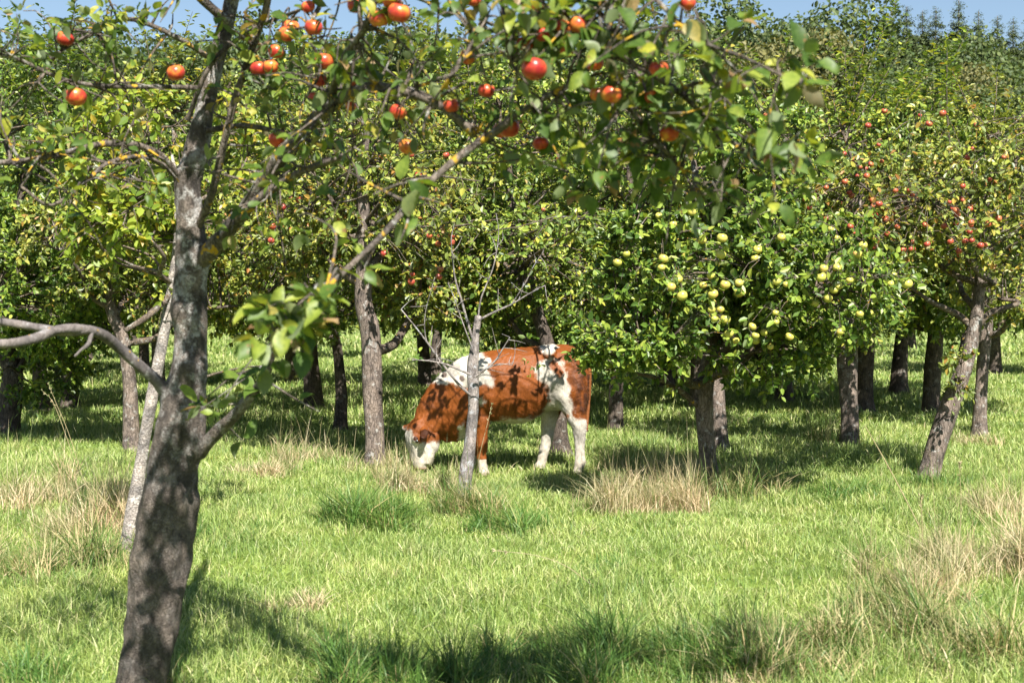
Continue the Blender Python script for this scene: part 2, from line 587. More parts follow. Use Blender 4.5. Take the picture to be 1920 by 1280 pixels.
def build_grass():
    rng = np.random.default_rng(5)
    P_, H, W = [], [], []
    for y0, y1, dens, hmean, wmean in ((4.3, 6.5, 6500, 0.072, 0.0031), (6.5, 9, 5200, 0.07, 0.0037), (9, 12.5, 3900, 0.07, 0.0046),
                                       (12.5, 17, 2000, 0.08, 0.0065), (17, 24, 900, 0.09, 0.010), (24, 36, 360, 0.10, 0.016), (36, 70, 75, 0.13, 0.035)):
        xm = 0.40 * y1 + 2.2
        n = int((y1 - y0) * 2 * xm * dens)
        y = rng.uniform(y0, y1, n)
        x = rng.uniform(-xm, xm, n)
        k = np.abs(x) < 0.40 * y + 2.2
        x, y = x[k], y[k]
        n = len(x)
        # patchiness: a little taller and denser here and there
        pat = 0.5 + 0.5 * np.sin(x * 1.7 + 2.1 * np.sin(y * 0.8)) * np.sin(y * 1.3 + 1.4 * np.sin(x * 1.1))
        pat2 = 0.5 + 0.5 * np.sin(x * 5.1 + 1.5 * np.sin(y * 3.1)) * np.sin(y * 4.3 + x)
        keep = rng.random(n) < 0.55 + 0.45 * pat2
        pat3 = 0.5 + 0.5 * np.sin(x * 0.9 + 3 * np.sin(y * 0.45 + 1)) * np.sin(y * 0.7 + 2 * np.sin(x * .6))
        h = hmean * (0.4 + 0.55 * pat + 0.4 * pat2 + .5 * pat3 ** 2) * rng.uniform(0.5, 1.5, n)
        tall = rng.random(n) < 0.006 + .03 * pat3 ** 3
        h[tall] *= rng.uniform(1.5, 2.6, tall.sum())
        P_.append(np.stack([x, y, gz(x, y) - 0.004], 1)[keep])
        H.append(h[keep])
        W.append((wmean * rng.uniform(0.6, 1.4, n))[keep])
    pos = np.vstack(P_)
    h = np.concatenate(H)
    wd = np.concatenate(W)
    n = len(pos)
    az = rng.uniform(0, 6.283, n)
    lean = rng.beta(1.6, 1.7, n) * 1.35
    o = obj("grass", blades_mesh("grass", pos, h, wd, az, lean, GRASS, seed=3))
    tag(o, "short sunlit meadow grass covering the orchard floor", kind='stuff')
    print("grass blades", n)


# ------------------------------------------------------------------ apples
def apple_mesh(name, material, seg=20, rings=14):
    prof = []
    for i in range(rings + 1):
        t = math.pi * i / rings
        z = math.cos(t)
        r = math.sin(t) ** 0.85
        z2 = 0.88 * z - 0.36 * math.exp(-(r / 0.3) ** 2) * (1 if z > 0 else -0.75) + 0.05
        prof.append((r * (1.0 + 0.07 * z), z2))
    V = []
    for i, (r, z) in enumerate(prof):
        for j in range(seg):
            a = 2 * math.pi * j / seg
            k = 1 + 0.035 * math.cos(5 * a) * (0.4 - 0.6 * z)
            V.append((r * k * math.cos(a), r * k * math.sin(a), z))
    loops = []
    for i in range(rings):
        for j in range(seg):
            a, b = i * seg + j, i * seg + (j + 1) % seg
            loops += [a, a + seg, b + seg, b]
    return mesh_arrays(name, np.array(V), np.full(rings * seg, 4), np.array(loops), material)


def stem_mesh():
    t = Tubes()
    t.add([(0, 0, 0.5), (0.04, 0.02, 0.8), (0.14, 0.05, 1.15)], [0.06, 0.045, 0.06], 6, cap=True)
    return t.mesh("stem", STEM)


AP_RED, AP_CRIM, AP_GREEN = apple_mesh("apple", APPLE_RED, 24, 18), apple_mesh("apple", APPLE_CRIM, 14, 10), apple_mesh("apple", APPLE_GREEN, 16, 12)
STEM_ME = stem_mesh()
APPLES = [0]


def add_apple(me, p, r, parent, origin, rng, stem=False, tilt=0.5):
    o = obj("apple", me, parent)
    o.location = np.asarray(p) - np.asarray(origin)
    o.scale = (r, r, r * rng.uniform(0.9, 1.02))
    o.rotation_euler = (rng.uniform(-tilt, tilt), rng.uniform(-tilt, tilt), rng.uniform(0, 6.28))
    APPLES[0] += 1
    if stem:
        obj("stem", STEM_ME, o)
    return o


# ------------------------------------------------------------------ orchard trees
def spray(rng, c, size, nl, leaf_len, lp, ld_, ln, lL, tubes=None, outward=None, ntw=5):
    """a cluster of leafy twiglets round the point c"""
    per = max(3, nl // ntw)
    for _ in range(ntw):
        dv = unit(rng.normal(0, 1, 3) + np.array([0, 0, 0.15]) + (outward * 0.9 if outward is not None else 0))
        L = size * rng.uniform(0.6, 1.25)
        end = c + dv * L + np.array([0, 0, -0.12 * L])
        midp = c + dv * L * 0.5 + np.array([0, 0, 0.05 * L])
        if tubes is not None:
            tubes.add([c, midp, end], [0.0042, 0.0032, 0.0015], 3)
        t = rng.uniform(0.15, 1.0, per)[:, None]
        b = c * (1 - t) ** 2 + 2 * midp * t * (1 - t) + end * t * t
        az = unit(rng.normal(0, 1, (per, 3)))
        dirs = unit(dv * 0.55 + az * 0.95 + np.array([0, 0, -0.28]))
        nr = unit(rng.normal(0, 0.62, (per, 3)) + np.array([0, 0, 0.45]) + (outward * 0.35 if outward is not None else 0) + SUNV * 0.85)
        lp.append(b)
        ld_.append(dirs)
        ln.append(nr)
        lL.append(leaf_len * rng.uniform(0.65, 1.25, per))


def sample_ellipsoid(rng, n, c, r, shell=0.55):
    u = unit(rng.normal(0, 1, (n, 3)))
    k = rng.uniform(shell ** 3, 1, (n, 1)) ** (1 / 3)
    return c + u * k * r, u


def orchard_tree(name, label, cat, base, trunk, lobes, leaf, bark, seed, leaf_len=0.062, nl=60, size=0.26, nlimb=7,
                 shoots=(), apples=(), apple_me=None, apple_r=0.034, group=None, extra_limbs=(), sun_gap=None):
    """trunk: rows (x, y, z, r) in the world; lobes: (centre, radii, number of sprays); shoots: (foot, tip)"""
    rng = np.random.default_rng(seed)
    base = np.asarray(base, float)
    t = thing(name, label, cat, base, group)
    tp = smooth_path(trunk, 36)
    # root flare
    hgt = tp[:, 2] - tp[0, 2]
    rad = tp[:, 3] * (1 + 0.6 * np.exp(-hgt / 0.09))
    tb = Tubes()
    tb.add(tp[:, :3], rad, 14, 0.07, rng)
    obj("trunk", tb.mesh("trunk", bark, base), t)
    # leaf sprays
    cs, outs = [], []
    for c, r, n in lobes:
        p, u = sample_ellipsoid(rng, n, np.asarray(c), np.asarray(r))
        cs.append(p)
        outs.append(u)
    cs = np.vstack(cs)
    outs = np.vstack(outs)
    if sun_gap is not None:           # sprays left out so sunlight reaches the cow
        t_ = (cs[:, 1] - 12.55) / SUNV[1]
        q_ = cs - SUNV * t_[:, None]
        bad = (t_ > 0) & (q_[:, 0] > sun_gap[0]) & (q_[:, 0] < sun_gap[1]) & (q_[:, 2] > sun_gap[2]) & (q_[:, 2] < sun_gap[3])
        cs, outs = cs[~bad], outs[~bad]
    ctr = cs.mean(0)
    # limbs: ends chosen by farthest-point sampling
    ends = [int(rng.integers(len(cs)))]
    dmin = np.linalg.norm(cs - cs[ends[0]], axis=1)
    for _ in range(nlimb - 1):
        k = int(np.argmax(dmin * rng.uniform(0.75, 1, len(cs))))
        ends.append(k)
        dmin = np.minimum(dmin, np.linalg.norm(cs - cs[k], axis=1))
    limbs = []
    top = tp[-1]
    for k in ends:
        e = cs[k]
        # leave the trunk somewhat lower than the end
        want = e[2] - 0.55 * np.linalg.norm(e[:2] - top[:2])
        i = int(np.clip(np.argmin(np.abs(tp[:, 2] - want)), len(tp) // 3, len(tp) - 2))
        a = tp[i, :3]
        mid = a * 0.5 + e * 0.5 + np.array([0, 0, 0.08 * np.linalg.norm(e - a)]) + rng.normal(0, 0.07, 3)
        q = a * 0.78 + e * 0.22 + rng.normal(0, 0.05, 3)
        pth = smooth_path([a, q, mid, a * 0.2 + e * 0.8 + rng.normal(0, 0.06, 3), e], 16)
        r0 = min(tp[i, 3] * 0.62, 0.055)
        rr = np.linspace(r0, 0.006, 16)
        limbs.append((pth, rr))
    tubes = []
    for pth, rr in limbs:
        x = Tubes()
        x.add(pth, rr, 7, 0.06, rng)
        tubes.append(x)
    allp = np.vstack([p for p, _ in limbs])
    lid = np.repeat(np.arange(len(limbs)), 16)
    lr = np.concatenate([r for _, r in limbs])
    lp, ldv, ln, lL = [], [], [], []
    owner = []
    for c, u in zip(cs, outs):
        dd = np.linalg.norm(allp - c, axis=1) + 0.6 * np.maximum(0, allp[:, 2] - c[2])
        k = int(np.argmin(dd))
        a = allp[k]
        x = tubes[lid[k]]
        owner.append(x)
        if dd[k] > 0.05:
            m = (a + c) / 2 + np.array([0, 0, 0.06 * dd[k]]) + rng.normal(0, 0.04, 3)
            x.add(smooth_path([a, m, c], 6), np.linspace(min(lr[k] * 0.8, 0.006 + 0.012 * dd[k]), 0.004, 6), 4)
        spray(rng, c, size * .88, int(nl * 1.6 * rng.uniform(0.4, 1.4)), leaf_len * .92, lp, ldv, ln, lL, x, u)
    # upright water shoots
    for foot, tip in shoots:
        foot, tip = np.asarray(foot), np.asarray(tip)
        k = int(np.argmin(np.linalg.norm(allp - foot, axis=1)))
        foot = allp[k]
        pth = smooth_path([foot, foot * 0.5 + tip * 0.5 + rng.normal(0, 0.04, 3), tip], 12)
        tubes[lid[k]].add(pth, np.linspace(0.009, 0.002, 12), 4)
        L = np.linalg.norm(tip - foot)
        n = int(L * 75)
        tt = rng.uniform(0.12, 1, n)
        b = np.stack([np.interp(tt, np.linspace(0, 1, 12), pth[:, i]) for i in range(3)], 1)
        a = rng.uniform(0, 6.283, n)
        dv = np.stack([np.cos(a), np.sin(a), rng.uniform(-0.1, 0.9, n)], 1)
        lp.append(b + unit(dv) * rng.uniform(0, 0.05, n)[:, None])
        ldv.append(dv)
        ln.append(np.stack([-0.4 * np.cos(a), -0.4 * np.sin(a), np.ones(n)], 1) + rng.normal(0, 0.35, (n, 3)))
        lL.append(leaf_len * rng.uniform(0.7, 1.3, n))
    for path, r0, r1, lv in extra_limbs:
        pth = smooth_path(path, 14)
        x = Tubes()
        x.add(pth, np.linspace(r0, r1, 14), 7, 0.08, rng, cap=True)
        for _ in range(lv):
            i = int(rng.integers(5, 14))
            spray(rng, pth[i] + rng.normal(0, 0.05, 3), size * 0.6, 16, leaf_len, lp, ldv, ln, lL, x, None, 3)
        tubes.append(x)
    # apples at given points, each with a few leaves and a spur
    for p in apples:
        p = np.asarray(p)
        s = p + np.array([0, 0, apple_r * 1.2])
        j = int(np.argmin(np.linalg.norm(cs - p, axis=1)))
        x = owner[j]
        x.add([cs[j], cs[j] * 0.4 + s * 0.6 + np.array([0, 0, 0.04]), s], [0.004, 0.003, 0.002], 3)
        spray(rng, s + SUNV * rng.uniform(-.06, .02), size * 0.42, 10, leaf_len, lp, ldv, ln, lL, x, None, 3)
        add_apple(apple_me, p, apple_r * rng.uniform(0.68, 1.12), t, base, rng)
    for x in tubes:
        obj("branch", x.mesh("branch", BARK['twig'], base), t)
    L = np.concatenate(lL)
    obj("crown", leaves_mesh("crown", np.vstack(lp), np.vstack(ldv), np.vstack(ln), L, L * rng.uniform(0.5, 0.68, len(L)), leaf, base, seed=seed), t)
    return t


def trunk_px(pts, d, wpx):
    """trunk rows (x,y,z,r) from photo points, at depth d (or a depth per point)"""
    out = []
    for k, (px, py) in enumerate(pts):
        dd = d[k] if isinstance(d, (list, tuple)) else d
        p = P(px, py, dd)
        out.append((p[0], p[1], p[2], wpx[k] * dd / F / 2))
    return out


def lobe(px, py, rx, ry, d, rd, n):
    return (P(px, py, d), (rx * d / F, rd * 1.15, ry * d / F), int(n * 1.3))


def apple_zone(rng, px, py, rx, ry, d, n, clump=2.2):
    out = []
    while len(out) < n:
        a = rng.uniform(0, 6.28)
        k = math.sqrt(rng.random())
        c = (px + rx * k * math.cos(a), py + ry * k * math.sin(a))
        dd = d + rng.uniform(-0.35, 0.35)
        m = 1 + int(rng.random() * clump)
        for q in range(m):
            if len(out) < n:
                b = P(*c, dd)
                out.append(b + np.array([rng.uniform(-0.5, 0.5) * 0.11, rng.uniform(-0.5, 0.5) * 0.1, -0.062 * q]))
    return out


def build_orchard():
    R = np.random.default_rng(77)
    # ---- B: pale-barked tree close behind the foreground trunk
    b, d = G(238, 1035)
    orchard_tree("apple_tree", "pale white-barked slim tree with yellow-green leaves just behind the foreground trunk", "tree", b,
                 [(b[0], b[1], b[2] - 0.03, .055)] + trunk_px([(262, 880), (285, 745), (303, 650), (322, 540), (333, 440), (332, 350), (322, 290)], 8.5, [24, 22, 21, 19, 15, 10, 5]),
                 [lobe(225, 300, 120, 130, 8.6, 0.55, 27), lobe(250, 430, 95, 70, 8.4, 0.45, 20), lobe(430, 300, 60, 100, 8.8, 0.4, 8)], LEAF['yellow'], BARK['white'], 11,
                 leaf_len=0.066, nl=34, size=0.2, nlimb=6,
                 extra_limbs=[([P(300, 740, 8.5), P(390, 705, 8.3), P(450, 690, 8.2), P(500, 685, 8.1)], 0.012, 0.004, 0),
                              ([P(318, 555, 8.5), P(280, 590, 8.3), P(235, 620, 8.2)], 0.022, 0.016, 1)])
    # ---- D: dark green tree at the left edge
    b, d = G(10, 812)
    orchard_tree("apple_tree", "dark leafy tree at the left edge with a curved dark trunk", "tree", b,
                 [(b[0], b[1], b[2] - 0.03, .13)] + trunk_px([(20, 740), (22, 690), (8, 640), (20, 560), (40, 420), (50, 300)], d, [44, 40, 38, 34, 28, 18]),
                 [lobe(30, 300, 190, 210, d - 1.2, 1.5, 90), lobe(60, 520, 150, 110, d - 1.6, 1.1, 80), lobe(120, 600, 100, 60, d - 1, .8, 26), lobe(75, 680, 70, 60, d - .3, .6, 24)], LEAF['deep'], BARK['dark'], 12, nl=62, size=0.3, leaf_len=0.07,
                 shoots=[(P(90, 180, d - 1), P(75 + i * 22, 15 + 30 * (i % 3), d - 1 + .2 * (i % 2))) for i in range(-4, 8)])
    # ---- C: slim tree between the left edge and the pale one
    b, d = G(248, 850)
    orchard_tree("apple_tree", "slim crooked tree with thin brownish trunk left of the pale trunk", "tree", b,
                 [(b[0], b[1], b[2] - 0.03, .075)] + trunk_px([(245, 780), (243, 720), (232, 640), (208, 580), (205, 500), (230, 380), (250, 250)], d, [28, 26, 24, 22, 20, 16, 10]),
                 [lobe(330, 320, 170, 200, d + 0.3, 1.2, 90), lobe(150, 440, 90, 110, d, 0.9, 40), lobe(480, 500, 110, 100, d + .6, .8, 44), lobe(280, 530, 110, 70, d + .2, .7, 26)], LEAF['autumn'], BARK['mid'], 13, nl=52, size=0.27,
                 shoots=[(P(340, 160, d), P(265 + i * 32, 22 + 30 * (i % 3), d)) for i in range(7)])
    # ---- G: thin dark trunk
    b, d = G(638, 812)
    orchard_tree("apple_tree", "dark thin-trunked tree in shade left of the cracked brown trunk", "tree", b,
                 [(b[0], b[1], b[2] - 0.03, .075)] + trunk_px([(640, 740), (633, 660), (620, 600), (600, 480), (580, 330)], d, [21, 19, 18, 16, 10]),
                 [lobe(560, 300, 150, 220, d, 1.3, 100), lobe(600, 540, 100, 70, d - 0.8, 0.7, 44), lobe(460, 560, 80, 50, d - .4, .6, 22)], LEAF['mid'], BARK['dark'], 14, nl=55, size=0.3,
                 shoots=[(P(560, 120, d), P(500 + i * 45, 40 + 25 * (i % 2), d)) for i in range(4)])
    # ---- H: cracked brown trunk left of the cow
    b, d = G(703, 876)
    orchard_tree("apple_tree", "tree with cracked sunlit brown trunk standing left of the grazing cow", "tree", b,
                 [(b[0], b[1], b[2] - 0.03, .088)] + trunk_px([(702, 820), (699, 740), (697, 670), (692, 610), (681, 560), (684, 440), (680, 330), (690, 230)], d, [36, 36, 36, 38, 34, 26, 18, 10]),
                 [lobe(690, 330, 150, 190, d + 0.4, 1.0, 80), lobe(560, 400, 100, 110, d + 0.5, 0.8, 44), lobe(780, 530, 90, 65, d + 0.9, 0.6, 40), lobe(760, 380, 110, 120, d + .6, .8, 50)],
                 LEAF['autumn'], BARK['mid'], 15, nl=46, size=0.27,
                 apples=apple_zone(R, 760, 400, 100, 150, d - 0.6, 17) + apple_zone(R, 500, 390, 80, 60, d - 0.3, 10), apple_me=AP_CRIM, apple_r=0.032,
                 extra_limbs=[([P(684, 470, d), P(760, 430, 12.4), P(850, 425, 11.7), P(940, 410, 11.2)], 0.022, 0.005, 18), ([P(683, 420, d), P(740, 350, 12.3), P(800, 330, 11.5), P(900, 340, 10.9)], 0.02, 0.005, 14)],
                 shoots=[(P(720, 170, d), P(700 + i * 40, 40 + 35 * (i % 3), d)) for i in range(4)])
    # ---- M: behind the cow
    b, d = G(1052, 852)
    orchard_tree("apple_tree", "tree whose dark trunk shows between the hind legs of the cow", "tree", b,
                 [(b[0], b[1], b[2] - 0.03, .09)] + trunk_px([(1050, 800), (1048, 740), (1030, 660), (1000, 560), (965, 420), (950, 280)], d, [27, 26, 25, 24, 20, 12]),
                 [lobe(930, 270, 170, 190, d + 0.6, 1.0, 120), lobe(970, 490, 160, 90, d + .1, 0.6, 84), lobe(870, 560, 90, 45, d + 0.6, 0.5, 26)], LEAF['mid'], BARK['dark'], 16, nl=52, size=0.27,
                 apples=apple_zone(R, 930, 330, 130, 150, d - 0.1, 8), apple_me=AP_CRIM, apple_r=0.031,
                 extra_limbs=[([P(985, 500, d), P(1000, 480, 13.1)] + [P(a_, b_, 12.45) + SUNV / SUNV[2] * 1.25 for a_, b_ in ((1030, 690), (975, 700), (920, 690), (850, 720))], 0.018, 0.004, 15),  # limbs added along the sun rays to dapple the cow's flank
                              ([P(980, 470, d), P(985, 440, 12.9)] + [P(a_, b_, 12.45) + SUNV / SUNV[2] * 1.5 for a_, b_ in ((1010, 745), (950, 745), (900, 760), (830, 770))], 0.016, 0.004, 13)],
                 shoots=[(P(850, 130, d), P(780 + i * 30, 15 + 40 * (i % 3), d)) for i in range(6)])
    # ---- N: shaded trunk right of the cow
    b, d = G(1155, 806)
    orchard_tree("apple_tree", "tree with short dark trunk just right of the hindquarters of the cow", "tree", b,
                 [(b[0], b[1], b[2] - 0.03, .085)] + trunk_px([(1155, 750), (1157, 690), (1165, 600), (1180, 450), (1180, 300)], d, [27, 25, 24, 20, 10]),
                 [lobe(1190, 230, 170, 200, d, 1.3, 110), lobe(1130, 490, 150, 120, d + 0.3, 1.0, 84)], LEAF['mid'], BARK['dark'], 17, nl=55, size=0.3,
                 shoots=[(P(1200, 110, d), P(1100 + i * 50, 10 + 40 * (i % 3), d)) for i in range(6)])
    # ---- O: green-apple tree
    b, d = G(1330, 915)
    orchard_tree("apple_tree", "apple tree loaded with pale green apples on a dappled forked trunk", "tree", b,
                 [(b[0], b[1], b[2] - 0.03, .075)] + trunk_px([(1326, 850), (1322, 790), (1320, 730), (1330, 670), (1335, 590), (1320, 480), (1310, 380), (1300, 300)], d, [34, 33, 34, 30, 27, 22, 16, 10]),
                 [lobe(1400, 470, 100, 160, d - 0.3, .95, 96), lobe(1215, 480, 80, 115, d - 1.05, .3, 46), lobe(1520, 520, 150, 110, d - 0.5, 0.9, 80), lobe(1190, 640, 95, 42, d - 1.1, 0.3, 28),
                  lobe(1420, 640, 130, 60, d - 0.3, 0.7, 36), lobe(1250, 290, 110, 70, d - .8, 0.6, 34), lobe(1400, 270, 110, 70, d - .3, .8, 34)],
                 LEAF['deep'], BARK['mid'], 18, sun_gap=(-0.9, 0.95, -0.25, 1.25), nl=50, size=0.24, leaf_len=0.064, nlimb=9,
                 apples=apple_zone(R, 1460, 540, 210, 120, d - 1.42, 52, 1.8) + apple_zone(R, 1230, 420, 90, 120, d - 1.25, 20, 1.7) + apple_zone(R, 1620, 530, 90, 70, d - 1.35, 12, 1.6),
                 apple_me=AP_GREEN, apple_r=0.034,
                 extra_limbs=[([P(1318, 770, d), P(1285, 740, d - 0.1), P(1240, 712, d - 0.4), P(1190, 700, d - 0.7), P(1130, 692, d - 0.95)], 0.028, 0.008, 5),
                              ([P(1345, 700, d), P(1430, 690, d - 0.3), P(1520, 700, d - 0.5), P(1590, 640, d - 0.6)], 0.012, 0.004, 6)])
    # second stem close behind it
    b, d = G(1350, 850)
    orchard_tree("apple_tree", "brown leaning trunk half hidden right behind the green-apple tree", "tree", b,
                 [(b[0], b[1], b[2] - 0.03, .08)] + trunk_px([(1348, 780), (1345, 700), (1352, 640), (1370, 520), (1390, 350)], d, [28, 28, 30, 24, 12]),
                 [lobe(1400, 320, 150, 150, d + 0.6, 1.1, 76), lobe(1440, 440, 110, 90, d + 0.8, 0.8, 30)], LEAF['mid'], BARK['mid'], 19, nl=50, size=0.27,
                 apples=apple_zone(R, 1450, 270, 100, 110, d - 0.4, 16), apple_me=AP_CRIM, apple_r=0.03,
                 shoots=[(P(1420, 170, d), P(1350 + i * 45, 60 + 30 * (i % 3), d)) for i in range(5)])
    # ---- P: thick stump-like trunk
    b, d = G(1592, 838)
    orchard_tree("apple_tree", "tall leafy tree on a thick weathered trunk between the two fruiting trees", "tree", b,
                 [(b[0], b[1], b[2] - 0.03, .085)] + trunk_px([(1594, 790), (1590, 730), (1588, 680), (1590, 600), (1600, 450), (1620, 300)], d, [32, 36, 40, 34, 24, 12]),
                 [lobe(1600, 350, 190, 145, d + 0.5, 1.3, 92), lobe(1600, 560, 120, 70, d, 0.8, 36)], LEAF['mid'], BARK['mid'], 20, nl=52, size=0.29,
                 apples=apple_zone(R, 1600, 360, 130, 80, d - 0.6, 12), apple_me=AP_CRIM, apple_r=0.031,
                 shoots=[(P(1640 + i * 12, 210, d), P(1560 + i * 24, [150, 90, 120, 20, 60, 5, 70, 110, 130, 60][i], d + 0.2 * (i % 2))) for i in range(10)])
    # ---- R: leaning trunk, red apples
    b, d = G(1738, 903)
    orchard_tree("apple_tree", "apple tree thick with red apples on a strongly leaning pitted trunk", "tree", b,
                 [(b[0], b[1], b[2] - 0.05, .085)] + trunk_px([(1750, 860), (1768, 800), (1788, 740), (1811, 680), (1830, 600), (1838, 520), (1842, 440), (1850, 330)], d, [37, 37, 34, 29, 24, 20, 17, 10]),
                 [lobe(1800, 390, 150, 110, d + 0.2, 1.0, 76), lobe(1650, 400, 130, 90, d, 0.9, 55), lobe(1860, 540, 80, 60, d + 0.6, 0.6, 20), lobe(1795, 705, 26, 30, d - 0.25, 0.15, 3)],
                 LEAF['autumn'], BARK['mid'], 21, nl=40, size=0.24, leaf_len=0.058, nlimb=9,
                 apples=apple_zone(R, 1760, 410, 170, 65, d - 1.05, 54, 1.7) + apple_zone(R, 1620, 410, 130, 100, d - 0.85, 26, 1.5) + apple_zone(R, 1740, 290, 190, 90, d - 0.6, 20, 1.4),
                 apple_me=AP_CRIM, apple_r=0.0265)
    # ---- S: behind the leaning one
    b, d = G(1836, 818)
    orchard_tree("apple_tree", "tree with upright greyish trunk behind and right of the leaning trunk", "tree", b,
                 [(b[0], b[1], b[2] - 0.03, .075)] + trunk_px([(1838, 760), (1842, 690), (1850, 620), (1860, 480), (1860, 330)], d, [25, 23, 21, 18, 10]),
                 [lobe(1850, 310, 170, 120, d + 0.4, 1.3, 76), lobe(1900, 500, 100, 90, d, 0.9, 30)], LEAF['autumn'], BARK['mid'], 22, nl=48, size=0.3,
                 shoots=[(P(1850, 220, d), P(1780 + i * 30, 120 + 40 * (i % 3), d)) for i in range(6)])


def build_rear_rows():
    """three shared trees, copied with their parts for the rows further back"""
    R = np.random.default_rng(9)
    protos = []
    for k in range(3):
        rr = np.random.default_rng(40 + k)
        lean = rr.normal(0, 0.12, 2)
        tr = [(0, 0, -0.05, .13), (lean[0] * .2, lean[1] * .2, .5, .115), (lean[0] * .6, lean[1] * .5, 1.1, .10), (lean[0], lean[1], 1.8, .08), (lean[0], lean[1], 2.6, .05), (lean[0] * 1.2, 0, 3.4, .02)]
        lobes = [((0, 0, 2.6), (2.2, 2.1, 1.35), 165), ((rr.normal(0, .3), rr.normal(0, .3), 1.6), (1.9, 1.8, 0.42), 64)]
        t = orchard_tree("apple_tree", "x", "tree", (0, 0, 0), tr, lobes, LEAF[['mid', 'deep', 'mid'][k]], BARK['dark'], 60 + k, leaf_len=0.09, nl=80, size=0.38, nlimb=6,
                         shoots=[((rr.uniform(-1, 1), rr.uniform(-.6, .6), 3.4), (rr.uniform(-1.2, 1.2), rr.uniform(-.6, .6), rr.uniform(4.1, 4.9))) for _ in range(8)])
        protos.append(t)
    seen = [
        (78, 768, "dark trunk in deep shade behind the tree at the left edge"),
        (142, 700, "distant small sunlit trunk seen between the left edge trees"),
        (588, 772, "broad black shaded trunk left of the thin dark trunk"),
        (547, 722, "far narrow trunk glimpsed below the hanging foreground leaves"),
        (815, 705, "dark trunk rising behind the white shoulders of the cow"),
        (968, 735, "trunk hidden behind the back of the cow"),
        (1685, 742, "far slim trunk between the thick weathered trunk and the leaning one"),
        (1745, 778, "dark slanting trunk just left of the leaning sunlit trunk"),
        (1470, 752, "shaded trunk seen under the green apples"),
        (1250, 728, "far shaded trunk between cow and green-apple tree"),
    ]
    used = [0, 0, 0]
    spots = []
    for px, py, lab in seen:
        b, d = G(px, py)
        spots.append((b, lab, None))
    for y, xs in ((19.6, (-8.8, -5.4, -0.3, 2.4, 4.9)), (24, (-10.5, -6.4, -1.9, 3.2)), (30, (-12.2, -7.6, 0.6, 5.0, 9.6, 13.0)), (37, (-15, -10, -4.5, 1.5, 6.5, 12, 16)), (45, (-18, -12, -6, 0, 6.5, 13, 19))):
        for x in xs:
            x2, y2 = x + R.normal(0, .5), y + R.normal(0, .7)
            spots.append((np.array([x2, y2, gz(x2, y2)]), None, "rear orchard rows"))
    for i, (b, lab, grp) in enumerate(spots):
        k = i % 3
        src = protos[k]
        if used[k] == 0:
            o = src
        else:
            o = src.copy()
            COL.objects.link(o)
            for ch in src.children:
                c = ch.copy()
                COL.objects.link(c)
                c.parent = o
        used[k] += 1
        s = R.uniform(0.88, 1.08)
        o.location = b
        o.scale = (s, s, s * R.uniform(0.92, 1.08))
        o.rotation_euler = (0, 0, R.uniform(0, 6.28))
        o['label'] = lab or "leafy apple tree in the rear rows of the orchard, before the wood"
        o['category'] = "tree"
        if grp:
            o['group'] = grp


